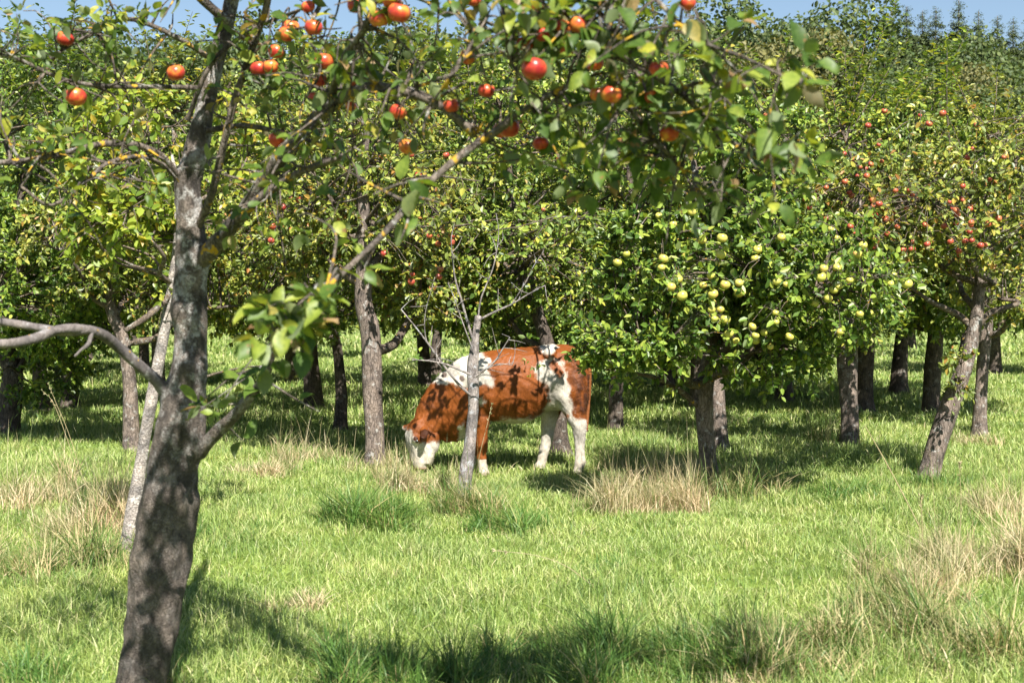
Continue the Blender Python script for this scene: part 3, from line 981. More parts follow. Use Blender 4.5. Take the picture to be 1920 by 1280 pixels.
# ------------------------------------------------------------------ far wood
def build_wood():
    R = np.random.default_rng(21)

    def broad(k, leaf):
        rr = np.random.default_rng(200 + k)
        t = thing("broadleaf_tree", "x", "tree", (0, 0, 0))
        tb = Tubes()
        tb.add([(0, 0, -0.3), (0.1, 0, 4), (0.2, 0.1, 8), (0, 0, 13)], [0.4, 0.33, 0.25, 0.06], 8, 0.05, rr)
        for _ in range(9):
            z = rr.uniform(4, 9)
            a = rr.uniform(0, 6.28)
            tb.add(smooth_path([(0.1, 0, z), (math.cos(a) * 1.7, math.sin(a) * 1.7, z + 1.8), (math.cos(a) * 4, math.sin(a) * 4, z + 3)], 6), np.linspace(.16, .04, 6), 5)
        obj("trunk", tb.mesh("trunk", BARK['mid']), t)
        lp, ldv, ln, lL = [], [], [], []
        for i in range(34):
            u = unit(rr.normal(0, 1, 3))
            c = np.array([0, 0, 10.5]) + u * np.array([4.2, 4.2, 6.2]) * rr.uniform(0.45, 1)
            r = rr.uniform(1.1, 2.2)
            n = 420
            p, uu = sample_ellipsoid(rr, n, c, np.array([r, r, r * .75]), 0.5)
            lp.append(p)
            ldv.append(unit(rr.normal(0, 1, (n, 3))))
            ln.append(uu + np.array([0, 0, .5]) + rr.normal(0, .4, (n, 3)))
            lL.append(rr.uniform(0.17, 0.34, n))
        L = np.concatenate(lL)
        obj("crown", leaves_mesh("crown", np.vstack(lp), np.vstack(ldv), np.vstack(ln), L, L * .75, leaf, seed=k), t)
        return t

    def spruce(k):
        rr = np.random.default_rng(300 + k)
        t = thing("spruce_tree", "x", "tree", (0, 0, 0))
        tb = Tubes()
        tb.add([(0, 0, -0.3), (0, 0, 10), (0, 0, 20)], [0.3, 0.18, 0.02], 7)
        obj("trunk", tb.mesh("trunk", BARK['mid']), t)
        lp, ldv, ln, lL = [], [], [], []
        z = 2.0
        while z < 20:
            rad = min(3.0, .29 * (20.6 - z)) + .02
            nb = 9 if z < 16 else 6
            a0 = rr.uniform(0, 6.28)
            for j in range(nb):
                a = a0 + j * 6.283 / nb + rr.normal(0, .15)
                r = rad * rr.uniform(.6, 1.15)
                zj = z + rr.normal(0, .16)
                n = 14 + int(r * 34)
                tt = rr.uniform(0.1, 1, n)
                b = np.stack([np.cos(a) * r * tt, np.sin(a) * r * tt, zj - r * .32 * tt + r * .12 * tt ** 2], 1) + rr.normal(0, .09, (n, 3))
                side = rr.choice([-1, 1], n)
                dv = np.stack([np.cos(a + side * .8), np.sin(a + side * .8), np.full(n, -.35)], 1)
                lp.append(b)
                ldv.append(dv)
                ln.append(np.tile([0, 0, 1.0], (n, 1)) + rr.normal(0, .35, (n, 3)))
                lL.append(np.clip(r * .32, .1, .5) * rr.uniform(.7, 1.2, n))
            z += 0.3
        L = np.concatenate(lL)
        obj("crown", leaves_mesh("crown", np.vstack(lp), np.vstack(ldv), np.vstack(ln), L, L * .5, LEAF['needle'], seed=k), t)
        return t

    def scatter(protos, spots, label_fn, grp):
        used = [0] * len(protos)
        for i, (x, y, s) in enumerate(spots):
            k = i % len(protos)
            src = protos[k]
            o = src
            if used[k]:
                o = src.copy()
                COL.objects.link(o)
                for ch in src.children:
                    c = ch.copy()
                    COL.objects.link(c)
                    c.parent = o
            used[k] += 1
            o.location = (x, y, 0)
            o.scale = (s * R.uniform(.9, 1.15), s * R.uniform(.9, 1.15), s)
            o.rotation_euler = (0, 0, R.uniform(0, 6.28))
            o['label'] = label_fn(i)
            o['category'] = "tree"
            if grp:
                o['group'] = grp

    def spot(px, top_py, d, h):
        p = P(px, top_py, d)
        return (p[0], p[1], p[2] / h)
    # broadleaf crowns along the wood, tops traced against the sky
    sp = []
    for px, ty, d in ((-60, 40, 130), (20, 26, 125), (90, 38, 128), (170, 44, 120), (260, 40, 125), (350, 34, 118), (440, 40, 122), (540, 36, 120), (640, 48, 125), (730, 46, 120), (800, 42, 130),
                      (870, 40, 128), (940, 60, 115), (1010, 40, 112), (1090, 50, 108), (1170, 40, 105), (1250, 40, 100), (1330, 12, 96), (1400, 5, 94), (1470, -2, 92), (1545, 12, 90), (1620, 22, 92),
                      (1700, 60, 86), (1790, 75, 84), (1870, 70, 86), (1960, 60, 86), (1290, 100, 84), (1380, 90, 80), (1480, 75, 80), (1580, 60, 82), (1660, 120, 76), (1760, 140, 74), (1850, 130, 74), (1930, 140, 76),
                      (1130, 120, 90), (1010, 130, 95), (880, 120, 98), (760, 130, 100), (620, 130, 100), (480, 130, 100), (340, 130, 100), (200, 140, 100), (60, 130, 100), (-60, 130, 105)):
        sp.append(spot(px, ty, d, 16.5))
    greens = [s for i, s in enumerate(sp) if i not in (27, 28, 31)]
    scatter([broad(k, LEAF['wood']) for k in range(3)], greens, lambda i: "rounded green broadleaf tree in the far wood behind the orchard", "broadleaf trees of the far wood")
    scatter([broad(5, LEAF['olive'])], [sp[27], sp[28], sp[31]], lambda i: "olive-brown broadleaf crown in the far wood on the right", "olive-brown trees of the far wood")
    con = [(1700, 12, 125), (1730, 20, 128), (1755, 15, 122), (1798, 0, 118), (1835, 22, 120), (1870, 30, 122), (1900, 35, 118), (1930, 30, 120), (1672, 30, 128)]
    scatter([spruce(0), spruce(1)], [spot(px, ty, d, 20.0) for px, ty, d in con], lambda i: "dark pointed spruce on the wooded skyline at the far right", "spruces on the skyline")


# ------------------------------------------------------------------ foreground apple tree
def build_foreground_tree():
    rng = np.random.default_rng(4)
    D = 5.42
    base, _ = G(262, 1302)
    t = thing("apple_tree", "large foreground apple tree with thick gnarled dark trunk and orange-red apples", "tree", base)
    rows = [(256, 1345, 112), (264, 1285, 102), (284, 1185, 104), (301, 1050, 118), (316, 950, 120), (322, 880, 106), (342, 790, 94), (352, 725, 80), (357, 650, 67), (355, 580, 71), (359, 500, 63),
            (358, 430, 58), (353, 350, 50), (369, 280, 52), (385, 200, 40), (402, 130, 36), (420, 60, 34), (436, -10, 30), (450, -110, 30), (470, -220, 20), (480, -330, 8)]
    tr = np.array([np.append(P(x, y, D), wd * .88 * D / F / 2) for x, y, wd in rows])
    tp = smooth_path(tr, 220)
    m, s = len(tp), 48
    tan = unit(np.gradient(tp[:, :3], axis=0))
    u = unit(np.cross(tan, np.array([0, 1.0, 0])))          # sideways
    v = np.cross(u, tan)
    a = np.linspace(0, 2 * math.pi, s, endpoint=False)
    Z = tp[:, 2][:, None]
    A = a[None]
    r = tp[:, 3][:, None] * (1 + 0.05 * np.sin(2 * A + 5 * Z) + 0.035 * np.sin(5 * A + 9 * Z + np.sin(13 * Z)) + 0.03 * np.sin(11 * A - 23 * Z + 2 * np.sin(7 * Z + A))
                              + 0.03 * np.sin(31 * Z + 2.3 * np.sin(2 * A)) + 0.02 * np.sin(17 * A + 41 * Z))

    # burls and knots: (height px, angle (0 = +u side), size, swell)
    def ang(x):
        return math.radians(x)
    # swollen whorls where the limbs leave
    ring = tp[:, None, :3] + (u[:, None] * np.cos(A)[..., None] + v[:, None] * np.sin(A)[..., None]) * r[..., None]
    nrm = unit(ring - tp[:, None, :3])
    knots = [(P(330, 585, D - .07), .045, .022), (P(352, 690, D - .08), .055, .03), (P(312, 735, D), .06, .03), (P(318, 800, D - .06), .07, .025), (P(350, 760, D - .1), .05, .02),
             (P(385, 840, D), .06, .03), (P(300, 930, D - .1), .05, .014), (P(345, 1000, D - .1), .05, -.012), (P(273, 1100, D - .1), .02, -.014), (P(330, 1060, D - .1), .07, .014), (P(280, 1180, D - .08), .06, .014),
             (P(372, 940, D), .03, .02), (P(378, 905, D), .025, .016), (P(385, 480, D), .05, .025), (P(335, 330, D), .04, .02), (P(360, 620, D - .08), .03, -.01), (P(350, 520, D - .08), .04, .012), (P(372, 300, D - .05), .04, .014)]
    for c, rad, amp in knots:
        dd = np.linalg.norm(ring - c, axis=-1)
        ring = ring + nrm * (amp * np.exp(-(dd / rad) ** 2))[..., None]
    i = np.arange(m - 1)[:, None] * s
    j = np.arange(s)[None]
    q = np.stack([i + j, i + (j + 1) % s, i + s + (j + 1) % s, i + s + j], -1).reshape(-1, 4)
    obj("trunk", mesh_arrays("trunk", ring.reshape(-1, 3) - base, np.full(len(q), 4), q.ravel(), BARK['near']), t)

    def adj(x, y, d):
        return d - 0.5 * min(1, max(0, (x - 480) / 200)) * min(1, max(0, (330 - y) / 200))
    PX = lambda pts: [P(x, y, adj(x, y, d)) for x, y, d in pts]
    lp, ldv, ln, lL = [], [], [], []
    twigpts, limbs = [], []

    def limb(pts, w0, w1, twigs=0, mat_=BARK['limb'], n=26, sub=(), sides=12, tw_len=0.22, leaves=4, down=0.0, size=0.055):
        tb = Tubes()
        p = smooth_path(PX(pts), n)
        dm = np.mean([q_[2] for q_ in pts])
        rr = np.linspace(w0, w1, n) * dm / F / 2
        tb.add(p, rr, sides, 0.09, rng, cap=True)
        for sp, a0, a1 in sub:
            pp = smooth_path(PX(sp), 14)
            tb.add(pp, np.linspace(a0, a1, 14) * dm / F / 2, 8, 0.08, rng, cap=True)
            twigpts.extend([(x, tb) for x in pp[3:]])
        for _ in range(int(twigs * 1.8)):
            k = int(rng.integers(n // 4, n))
            dv = unit(rng.normal(0, 1, 3) + np.array([0, 0, 0.2 - down]))
            L = tw_len * rng.uniform(.4, 1.3)
            e = p[k] + dv * L + np.array([0, 0, -.1 * L])
            pth = smooth_path([p[k], p[k] + dv * L * .5 + rng.normal(0, .02, 3), e], 6)
            tb.add(pth, np.linspace(min(.006, rr[k] * .7), .0016, 6), 5)
            rosette(e, dv, int(rng.integers(0, leaves + 1) * (rng.random() < .6)), size)
            for q_ in range(int(rng.integers(0, 3))):
                rosette(pth[int(rng.integers(2, 5))], unit(rng.normal(0, 1, 3)), int(rng.integers(1, 3)), size)
        limbs.append((tb, mat_))
        twigpts.extend([(x, tb) for x in p[4:]])
        return p

    def rosette(c, dv, n, size):
        for _ in range(n):
            d2 = unit(dv * .5 + rng.normal(0, .8, 3) + np.array([0, 0, -.25]))
            lp.append((c + d2 * .012)[None])
            ldv.append(d2[None])
            ln.append(unit(rng.normal(0, .55, 3) + np.array([0, 0, .75]) + SUNV * .3)[None])
            lL.append(np.array([size * rng.uniform(.7, 1.3)]))

    # low limb to the left, forking before the frame edge
    limb([(318, 745, 5.4), (285, 705, 5.36), (240, 668, 5.3), (200, 632, 5.2), (160, 618, 5.1), (110, 618, 5.0), (60, 636, 4.9), (0, 645, 4.8), (-120, 640, 4.6)], 24, 15, 0, BARK['smooth'], 30,
         sub=[([(165, 618, 5.1), (120, 622, 5.05), (60, 612, 5.1), (0, 603, 5.1), (-120, 590, 5.1)], 18, 13), ([(172, 622, 5.12), (166, 644, 5.08), (152, 656, 5.06), (140, 668, 5.05)], 10, 5)])
    # dark limb low on the right
    limb([(372, 850, 5.42), (405, 812, 5.36), (440, 778, 5.28), (475, 735, 5.2), (497, 705, 5.1), (508, 678, 5.05), (512, 640, 5.0)], 31, 9, 3, BARK['near'], 20, size=.07)
    # main right limb
    limb([(378, 490, 5.4), (420, 440, 5.3), (465, 385, 5.2), (510, 318, 5.1), (560, 255, 5.0), (620, 200, 4.9), (680, 166, 4.75), (760, 172, 4.6), (830, 200, 4.45), (890, 255, 4.35)], 36, 13, 16, n=34, leaves=2, tw_len=.3)
    limb([(400, 462, 5.35), (450, 405, 5.2), (510, 355, 5.1), (570, 320, 5.0), (640, 295, 4.9)], 24, 9, 6)
    limb([(372, 425, 5.4), (397, 363, 5.3), (420, 269, 5.2), (440, 188, 5.15), (475, 84, 5.1), (500, 10, 5.05), (520, -120, 5.0)], 16, 11, 8, leaves=2)
    # long straight hanging bough
    limb([(960, 222, 4.25), (925, 250, 4.2), (870, 287, 4.1), (790, 357, 3.95), (720, 438, 3.8), (650, 505, 3.7), (608, 548, 3.62), (590, 590, 3.6)], 17, 8, 5, n=30, size=.07,
         sub=[([(640, 515, 3.7), (590, 545, 3.65), (540, 590, 3.6), (515, 625, 3.6)], 6, 3), ([(610, 548, 3.62), (628, 470, 3.7), (625, 430, 3.75), (575, 400, 3.8)], 6, 3)])
    # arching twigs to the left
    limb([(336, 335, 5.4), (305, 295, 5.3), (255, 272, 5.2), (180, 272, 5.1), (100, 293, 5.0), (0, 305, 4.9), (-80, 300, 4.8)], 14, 9, 6, leaves=1)
    limb([(330, 330, 5.4), (275, 295, 5.25), (205, 305, 5.1), (155, 345, 5.0), (95, 385, 4.95), (40, 350, 4.9)], 11, 5, 5, leaves=1)
    limb([(372, 165, 5.4), (300, 163, 5.25), (200, 162, 5.1), (115, 148, 5.0), (30, 110, 4.9), (-60, 90, 4.8)], 10, 6, 8, leaves=2)
    limb([(395, 110, 5.4), (330, 70, 5.3), (240, 36, 5.2), (165, 68, 5.1), (108, 102, 5.0), (72, 155, 4.95)], 11, 5, 7, leaves=2)
    limb([(388, 245, 5.4), (460, 236, 5.3), (540, 252, 5.2), (600, 270, 5.15), (640, 278, 5.1)], 12, 7, 4)
    limb([(352, 225, 5.36), (385, 140, 5.28), (425, 90, 5.25), (485, 50, 5.2), (560, 20, 5.1)], 10, 6, 5, leaves=2)
    limb([(425, 40, 5.4), (380, 0, 5.3), (330, -60, 5.2), (230, -110, 5.1), (100, -120, 5.0)], 20, 8, 10)
    # high limbs to the right, above the frame and drooping into it
    hi = limb([(440, -40, 5.4), (560, -90, 5.15), (720, -80, 4.9), (880, -40, 4.6), (1020, 30, 4.4), (1150, 100, 4.3), (1270, 170, 4.25), (1350, 250, 4.2), (1410, 290, 4.15), (1460, 310, 4.1)], 26, 6, 22, n=44, down=.3, tw_len=.3)
    limb([(880, -40, 4.6), (905, 30, 4.5), (885, 85, 4.42), (855, 125, 4.35), (835, 165, 4.3)], 12, 7, 5)
    limb([(960, 222, 4.25), (1010, 190, 4.25), (1080, 150, 4.3), (1130, 90, 4.3), (1160, -20, 4.3)], 9, 12, 10)
    limb([(940, 0, 4.5), (950, 60, 4.4), (960, 120, 4.3), (990, 160, 4.25)], 9, 4, 6)
    limb([(720, -80, 4.9), (1000, -90, 4.4), (1200, -20, 4.1), (1300, 70, 4.0), (1400, 110, 3.9), (1500, 160, 3.8)], 18, 4, 14, n=32, down=.3, size=.062)
    limb([(1150, 100, 4.3), (1160, 170, 4.2), (1200, 230, 4.15), (1280, 320, 4.1), (1300, 370, 4.05)], 9, 4, 9, down=.3)
    limb([(1270, 170, 4.25), (1330, 160, 4.15), (1420, 250, 4.0), (1500, 290, 3.9)], 8, 3, 5, down=.3, size=.07)
    limb([(620, 200, 4.9), (640, 120, 4.75), (690, 40, 4.65), (720, -60, 4.6)], 13, 10, 8)
    limb([(600, 10, 5.1), (580, 60, 4.95), (600, 130, 4.85), (570, 190, 4.8)], 9, 4, 6)

    # leaf zones (photo ellipse, depth, rosettes)
    zones = [(1070, 60, 130, 70, 4.3, 30, .06), (1180, 130, 130, 80, 4.25, 36, .06), (1250, 220, 110, 90, 4.2, 34, .062), (1110, 210, 110, 70, 4.25, 24, .06), (1300, 320, 90, 70, 4.1, 22, .062),
             (1120, 300, 90, 60, 4.15, 18, .062), (1210, 330, 60, 60, 4.1, 10, .06), (970, 60, 90, 70, 4.4, 18, .058), (860, 60, 100, 70, 4.5, 16, .056), (720, 90, 100, 90, 4.7, 18, .056),
             (600, 90, 90, 80, 4.9, 14, .056), (640, 240, 80, 60, 4.85, 12, .056), (780, 220, 100, 70, 4.5, 16, .056), (480, 120, 70, 100, 5.1, 12, .055), (250, 60, 140, 50, 5.1, 12, .055), (100, 60, 110, 60, 4.9, 8, .055),
             (60, 230, 80, 60, 4.9, 6, .055), (220, 320, 90, 60, 5.1, 5, .055), (1330, 70, 80, 60, 4.0, 10, .06), (1000, 20, 60, 30, 4.4, 8, .06),
             (560, 600, 70, 55, 3.6, 13, .076), (600, 560, 40, 30, 3.6, 4, .076), (505, 640, 28, 50, 3.62, 7, .07), (700, 515, 26, 22, 3.75, 2, .08), (395, 745, 22, 50, 4.9, 3, .07),
             (1490, 300, 50, 50, 3.85, 8, .08), (1500, 150, 45, 50, 3.85, 7, .075), (1430, 300, 50, 40, 4.0, 7, .07), (1360, 200, 60, 50, 4.1, 9, .066), (470, 440, 60, 50, 5.0, 6, .06), (620, 450, 60, 60, 4.2, 5, .06)]
    bp = np.array([x for x, _ in twigpts])
    for cx, cy, rx, ry, d, n, size in zones:
        if cx < 800 and cy < 340:
            n, size = int(n * 1.7), size * .88
        for _ in range(n):
            if rng.random() < (.55 if 560 < cx < 800 else .45) and cx > 560 and d > 3.7:
                continue
            a_ = rng.uniform(0, 6.28)
            k_ = math.sqrt(rng.random())
            c = P(cx + rx * k_ * math.cos(a_), cy + ry * k_ * math.sin(a_), adj(cx, cy, d) + rng.normal(0, .12))
            i_ = int(np.argmin(np.linalg.norm(bp - c, axis=1)))
            b0 = bp[i_]
            mid = (b0 + c) / 2 + rng.normal(0, .02, 3) + np.array([0, 0, .02])
            twigpts[i_][1].add(smooth_path([b0, mid, c], 6), np.linspace(.0042, .0016, 6), 4)
            rosette(c, unit(c - b0 + 1e-6), int(rng.integers(3, 7)), size * .82)
    # unseen boughs added over the camera side to dapple the trunk
    over = []
    for px_, py_, tshift, n in ((300, 1150, 2.3, 3), (320, 1020, 2.4, 4), (325, 900, 2.2, 5), (345, 780, 2.0, 3), (352, 640, 1.7, 4), (358, 520, 1.6, 4), (370, 300, 1.3, 2), (300, 1240, 2.6, 5)):
        for _ in range(n):
            q_ = P(px_ + rng.uniform(-60, 70), py_ + rng.uniform(-60, 60), D)
            over.append(q_ + SUNV / SUNV[2] * (tshift + rng.uniform(-.3, .3)))
    over = np.array(over)
    tb = Tubes()
    lead = smooth_path([P(436, -10, D), P(420, -150, 4.6), P(400, -500, 3.6), P(330, -700, 3.0)], 16)
    tb.add(lead, np.linspace(.03, .01, 16), 8, .06, rng)
    for c in over:
        i_ = int(np.argmin(np.linalg.norm(lead - c, axis=1)))
        tb.add(smooth_path([lead[i_], (lead[i_] + c) / 2 + rng.normal(0, .05, 3), c], 6), np.linspace(.008, .002, 6), 4)
        rosette(c, unit(rng.normal(0, 1, 3)), 7, .075)
    lead2 = smooth_path([P(720, -80, 4.4), P(900, -230, 4.1), P(1150, -300, 3.8), P(1420, -260, 3.6)], 16)  # second unseen bough, added to shade the grass at lower right
    tb.add(smooth_path([lead[2], lead[2] * .5 + lead2[0] * .5, lead2[0]], 8), np.linspace(.02, .016, 8), 8)
    tb.add(lead2, np.linspace(.016, .006, 16), 8, .06, rng)
    for _ in range(46):
        g_, _d = G(rng.uniform(880, 1480), rng.uniform(1185, 1290))
        c = g_ + SUNV / SUNV[2] * rng.uniform(2.55, 2.95)
        i_ = int(np.argmin(np.linalg.norm(lead2 - c, axis=1)))
        tb.add(smooth_path([lead2[i_], (lead2[i_] + c) / 2 + rng.normal(0, .05, 3), c], 6), np.linspace(.006, .002, 6), 4)
        rosette(c, unit(rng.normal(0, 1, 3)), 7, .075)
    obj("branch", tb.mesh("branch", BARK['limb'], base), t)

    # apples: photo position, size in px, depth
    AP = [(122, 74, 34, 5.0), (142, 183, 40, 4.95), (330, 138, 34, 5.2), (545, 52, 34, 4.95), (538, 65, 32, 4.9), (588, 53, 34, 4.9), (578, 14, 26, 5.0), (518, 98, 30, 5.1), (486, 130, 34, 5.1), (508, 126, 30, 5.05),
          (608, 116, 36, 4.9), (601, 152, 28, 4.9), (590, 185, 26, 4.9), (712, 36, 40, 4.6), (748, 26, 44, 4.55), (735, 5, 36, 4.6), (668, 12, 34, 4.7), (876, 109, 30, 4.5), (912, 171, 32, 4.4), (846, 200, 32, 4.45), (745, 211, 34, 4.5),
          (765, 277, 36, 4.5), (955, 242, 40, 4.3), (938, 246, 30, 4.35), (984, 84, 32, 4.35), (1001, 131, 48, 4.1), (1018, 66, 30, 4.3), (1058, 52, 34, 4.3), (1083, 48, 34, 4.25), (1063, 98, 26, 4.3), (1014, 270, 30, 4.25),
          (1115, 120, 34, 4.2), (1145, 178, 40, 4.1), (1120, 178, 30, 4.15), (1225, 182, 32, 4.15), (1235, 130, 36, 4.1), (1256, 250, 38, 4.1), (522, 262, 36, 5.1), (889, 2, 28, 4.5), (1005, 12, 30, 4.35),
          (668, 155, 24, 4.8), (658, 200, 20, 4.8), (1180, 15, 28, 4.2), (480, 330, 16, 5.2), (1290, 8, 30, 4.0)]
    for x, y, wpx, d in AP:
        d = adj(x, y, d)
        r_ = wpx * d / F / 2
        p = P(x, y, d)
        o = add_apple(AP_RED, p, r_, t, base, rng, stem=True, tilt=.35)
        i_ = int(np.argmin(np.linalg.norm(bp - p, axis=1)))
        s_ = p + np.array([0, 0, r_ * 1.05])
        twigpts[i_][1].add(smooth_path([bp[i_], (bp[i_] + s_) / 2 + np.array([0, 0, .03]), s_], 6), np.linspace(.0045, .002, 6), 4)
        rosette(s_, np.array([0, 0, .6]), int(rng.integers(2, 5)), .058)
    for tb_, m_ in limbs:
        obj("branch", tb_.mesh("branch", m_, base), t)
    L = np.concatenate(lL)
    obj("crown", leaves_mesh("crown", np.vstack(lp), np.vstack(ldv), np.vstack(ln), L, L * rng.uniform(.52, .68, len(L)), LEAF['near'], base, fine=True, seed=8), t)
    print("foreground leaves", len(L))


# ------------------------------------------------------------------ young dead tree before the cow
def build_young_tree():
    rng = np.random.default_rng(15)
    base, d = G(868, 948)
    t = thing("young_tree", "bare grey young dead tree with sawn-off top standing before the cow", "tree", base)
    tp = smooth_path(np.array([(base[0], base[1], base[2] - .03, .052)] + trunk_px([(872, 900), (880, 840), (887, 770), (888, 735), (886, 690), (890, 650), (893, 622), (897, 592)], d, [26, 23, 20, 21, 21, 17, 14, 13])), 40)
    tb = Tubes()
    tb.add(tp[:, :3], tp[:, 3], 14, .05, rng, cap=True)
    obj("trunk", tb.mesh("trunk", BARK['dead'], base), t)
    B = [([(884, 742), (862, 722), (841, 697), (807, 650), (779, 613), (752, 580)], 7, 2.5, d - .1),
         ([(882, 702), (855, 690), (829, 681), (800, 676), (772, 675)], 6, 2.2, d - .2),
         ([(891, 706), (926, 679), (942, 655), (956, 632)], 6, 2, d - .1),
         ([(891, 648), (878, 610), (866, 565), (853, 520), (846, 452), (852, 420)], 7, 2, d),
         ([(898, 600), (925, 586), (960, 570), (990, 552), (1022, 535)], 6, 2, d - .1),
         ([(888, 660), (866, 600), (852, 560), (840, 530)], 3.5, 1.5, d - .05),
         ([(896, 606), (902, 560), (925, 500), (935, 440), (930, 400)], 4.5, 1.5, d),
                  ([(893, 700), (915, 690), (935, 682), (960, 684)], 3, 1.3, d - .2),
         ([(960, 570), (985, 530), (1000, 500), (1020, 470)], 3, 1.2, d - .1),
         ([(816, 662), (800, 640), (797, 590), (815, 520)], 3, 1.2, d - .1)]
    for pts, w0, w1, dd in B:
        x = Tubes()
        n = len(pts)
        pth = smooth_path([P(a, b, dd - .12 * i / n) for i, (a, b) in enumerate(pts)], 18)
        x.add(pth, np.linspace(w0, w1, 18) * .85 * d / F / 2, 6, .08, rng, cap=True)
        for _ in range(5):
            k = int(rng.integers(5, 18))
            dv = unit(rng.normal(0, 1, 3) + np.array([0, 0, .4]))
            L = rng.uniform(.06, .22)
            x.add(smooth_path([pth[k], pth[k] + dv * L * .5 + rng.normal(0, .01, 3), pth[k] + dv * L], 5), np.linspace(.0035, .0014, 5), 4)
        obj("branch", x.mesh("branch", BARK['dead'], base), t)
    lp, ldv, ln, lL = [], [], [], []
    for px, py, n in ((1000, 680, 14), (985, 640, 6), (783, 672, 4), (862, 590, 4)):
        spray(rng, P(px, py, d - .2), .09, n, .05, lp, ldv, ln, lL, None, None, 3)
    L = np.concatenate(lL)
    obj("crown", leaves_mesh("crown", np.vstack(lp), np.vstack(ldv), np.vstack(ln), L, L * .55, LEAF['deep'], base), t)


# ------------------------------------------------------------------ the cow
def build_cow():
    S = 500 / 1684.0
    D0 = 12.75

    def C(zx, zy, off=0.0):
        """a point on the side view; the enlarged photo crop is the drawing (3.368 px per photo px)"""
        p = P(680 + zx * S, 560 + zy * S, D0)
        p[1] += off
        return p
    UPX = D0 / F * S              # metres per drawing pixel
    V, Fc = [], []
    cnt = [0]

    def loft(secs, n=28, power=2.3):
        """secs: (centre, axis A, axis B) ellipses joined into a closed tube"""
        k0 = cnt[0]
        for c, A, B in secs:
            for j in range(n):
                a = 2 * math.pi * j / n
                ca, sa = math.cos(a), math.sin(a)
                ca = math.copysign(abs(ca) ** (2 / power), ca)
                sa = math.copysign(abs(sa) ** (2 / power), sa)
                V.append(c + A * ca + B * sa)
        m = len(secs)
        for i in range(m - 1):
            for j in range(n):
                a, b = k0 + i * n + j, k0 + i * n + (j + 1) % n
                Fc.append((a, b, b + n, a + n))
        Fc.append(tuple(k0 + j for j in reversed(range(n))))
        Fc.append(tuple(k0 + (m - 1) * n + j for j in range(n)))
        cnt[0] += m * n

    Y = np.array([0, 1.0, 0])

    def dense(rows, n):
        return smooth_path(np.array(rows, float), n)
    # torso: x, top, bottom, half width
    T = dense([(1428, 500, 560, .03), (1418, 400, 660, .12), (1385, 340, 730, .19), (1320, 308, 740, .24), (1240, 292, 700, .255), (1150, 296, 722, .26), (1050, 300, 772, .285), (950, 306, 786, .30),
               (850, 320, 776, .295), (760, 336, 768, .27), (690, 352, 790, .25), (620, 374, 850, .225), (565, 405, 880, .19), (520, 450, 860, .14), (500, 500, 800, .08)], 46)
    loft([(C(x, (t + b) / 2), C(x, t) - C(x, (t + b) / 2), Y * hw) for x, t, b, hw in T])

    def chain(rows, n, power=2.0, rot=0.0):
        """rows: x, y, depth offset, half thickness in the picture plane (px), half width in depth (m)"""
        R = dense(rows, n)
        pts = np.array([C(r[0], r[1], r[2]) for r in R])
        tan = unit(np.gradient(pts, axis=0))
        secs = []
        for p, t, r in zip(pts, tan, R):
            A = unit(np.cross(t, Y)) * r[3] * UPX
            B = unit(np.cross(A, t)) * r[4]
            if rot:
                c_, s_ = math.cos(rot), math.sin(rot)
                M = np.array([[c_, -s_, 0], [s_, c_, 0], [0, 0, 1]])
                A, B = M @ A, M @ B
            secs.append((p, A, B))
        loft(secs, 24, power)
    # neck, with a dewlap on its lower edge
    chain([(700, 560, 0, 190, .17), (600, 620, -.01, 185, .16), (520, 690, -.02, 165, .135), (455, 750, -.03, 135, .115), (410, 800, -.04, 105, .10), (385, 835, -.05, 70, .08)], 22)
    chain([(640, 780, 0, 90, .09), (590, 850, 0, 62, .05), (575, 905, 0, 22, .02)], 8)
    chain([(560, 780, -.02, 80, .06), (530, 850, -.02, 55, .035), (545, 905, -.02, 20, .015)], 8)
    # head: forehead to muzzle, hanging down and turned a little to the viewer
    chain([(400, 775, -.03, 62, .085), (380, 815, -.04, 92, .112), (372, 860, -.04, 96, .12), (372, 905, -.04, 90, .112), (372, 950, -.04, 80, .098), (372, 995, -.045, 68, .085), (374, 1035, -.05, 62, .084), (376, 1062, -.05, 52, .075), (378, 1078, -.05, 26, .04)], 28, 3.0, .42)
    chain([(430, 870, -.06, 66, .095), (440, 920, -.08, 50, .08), (425, 985, -.09, 36, .06), (410, 1040, -.10, 26, .05)], 12, 2.2)
    # brow ridges, cheek
    chain([(330, 845, -.16, 18, .02), (345, 870, -.175, 26, .03), (360, 895, -.16, 18, .02)], 8)
    # near hind leg
    chain([(1320, 470, -.10, 110, .13), (1315, 580, -.13, 105, .12), (1325, 670, -.14, 85, .10), (1345, 740, -.145, 62, .075), (1362, 795, -.15, 50, .058), (1364, 850, -.15, 41, .046), (1365, 920, -.15, 33, .038), (1366, 985, -.15, 32, .038),
           (1366, 1025, -.15, 37, .045), (1362, 1055, -.155, 33, .042), (1358, 1075, -.16, 40, .05), (1355, 1098, -.165, 43, .052)], 34)
    # far hind leg, set forward
    chain([(1240, 520, .10, 100, .11), (1210, 630, .13, 88, .10), (1185, 720, .14, 66, .08), (1178, 780, .14, 52, .06), (1172, 840, .14, 42, .048), (1160, 910, .14, 36, .04), (1146, 980, .14, 33, .038),
           (1138, 1015, .14, 36, .044), (1130, 1045, .13, 33, .042), (1122, 1062, .12, 40, .048), (1118, 1082, .12, 42, .05)], 32)
    # near fore leg
    chain([(720, 560, -.12, 105, .10), (735, 670, -.14, 82, .09), (748, 760, -.145, 54, .068), (752, 850, -.145, 40, .052), (753, 915, -.145, 38, .05), (753, 965, -.145, 30, .04), (756, 1020, -.15, 30, .038), (762, 1046, -.15, 35, .046),
           (766, 1070, -.16, 33, .044), (768, 1085, -.17, 40, .05), (768, 1103, -.17, 42, .052)], 30)
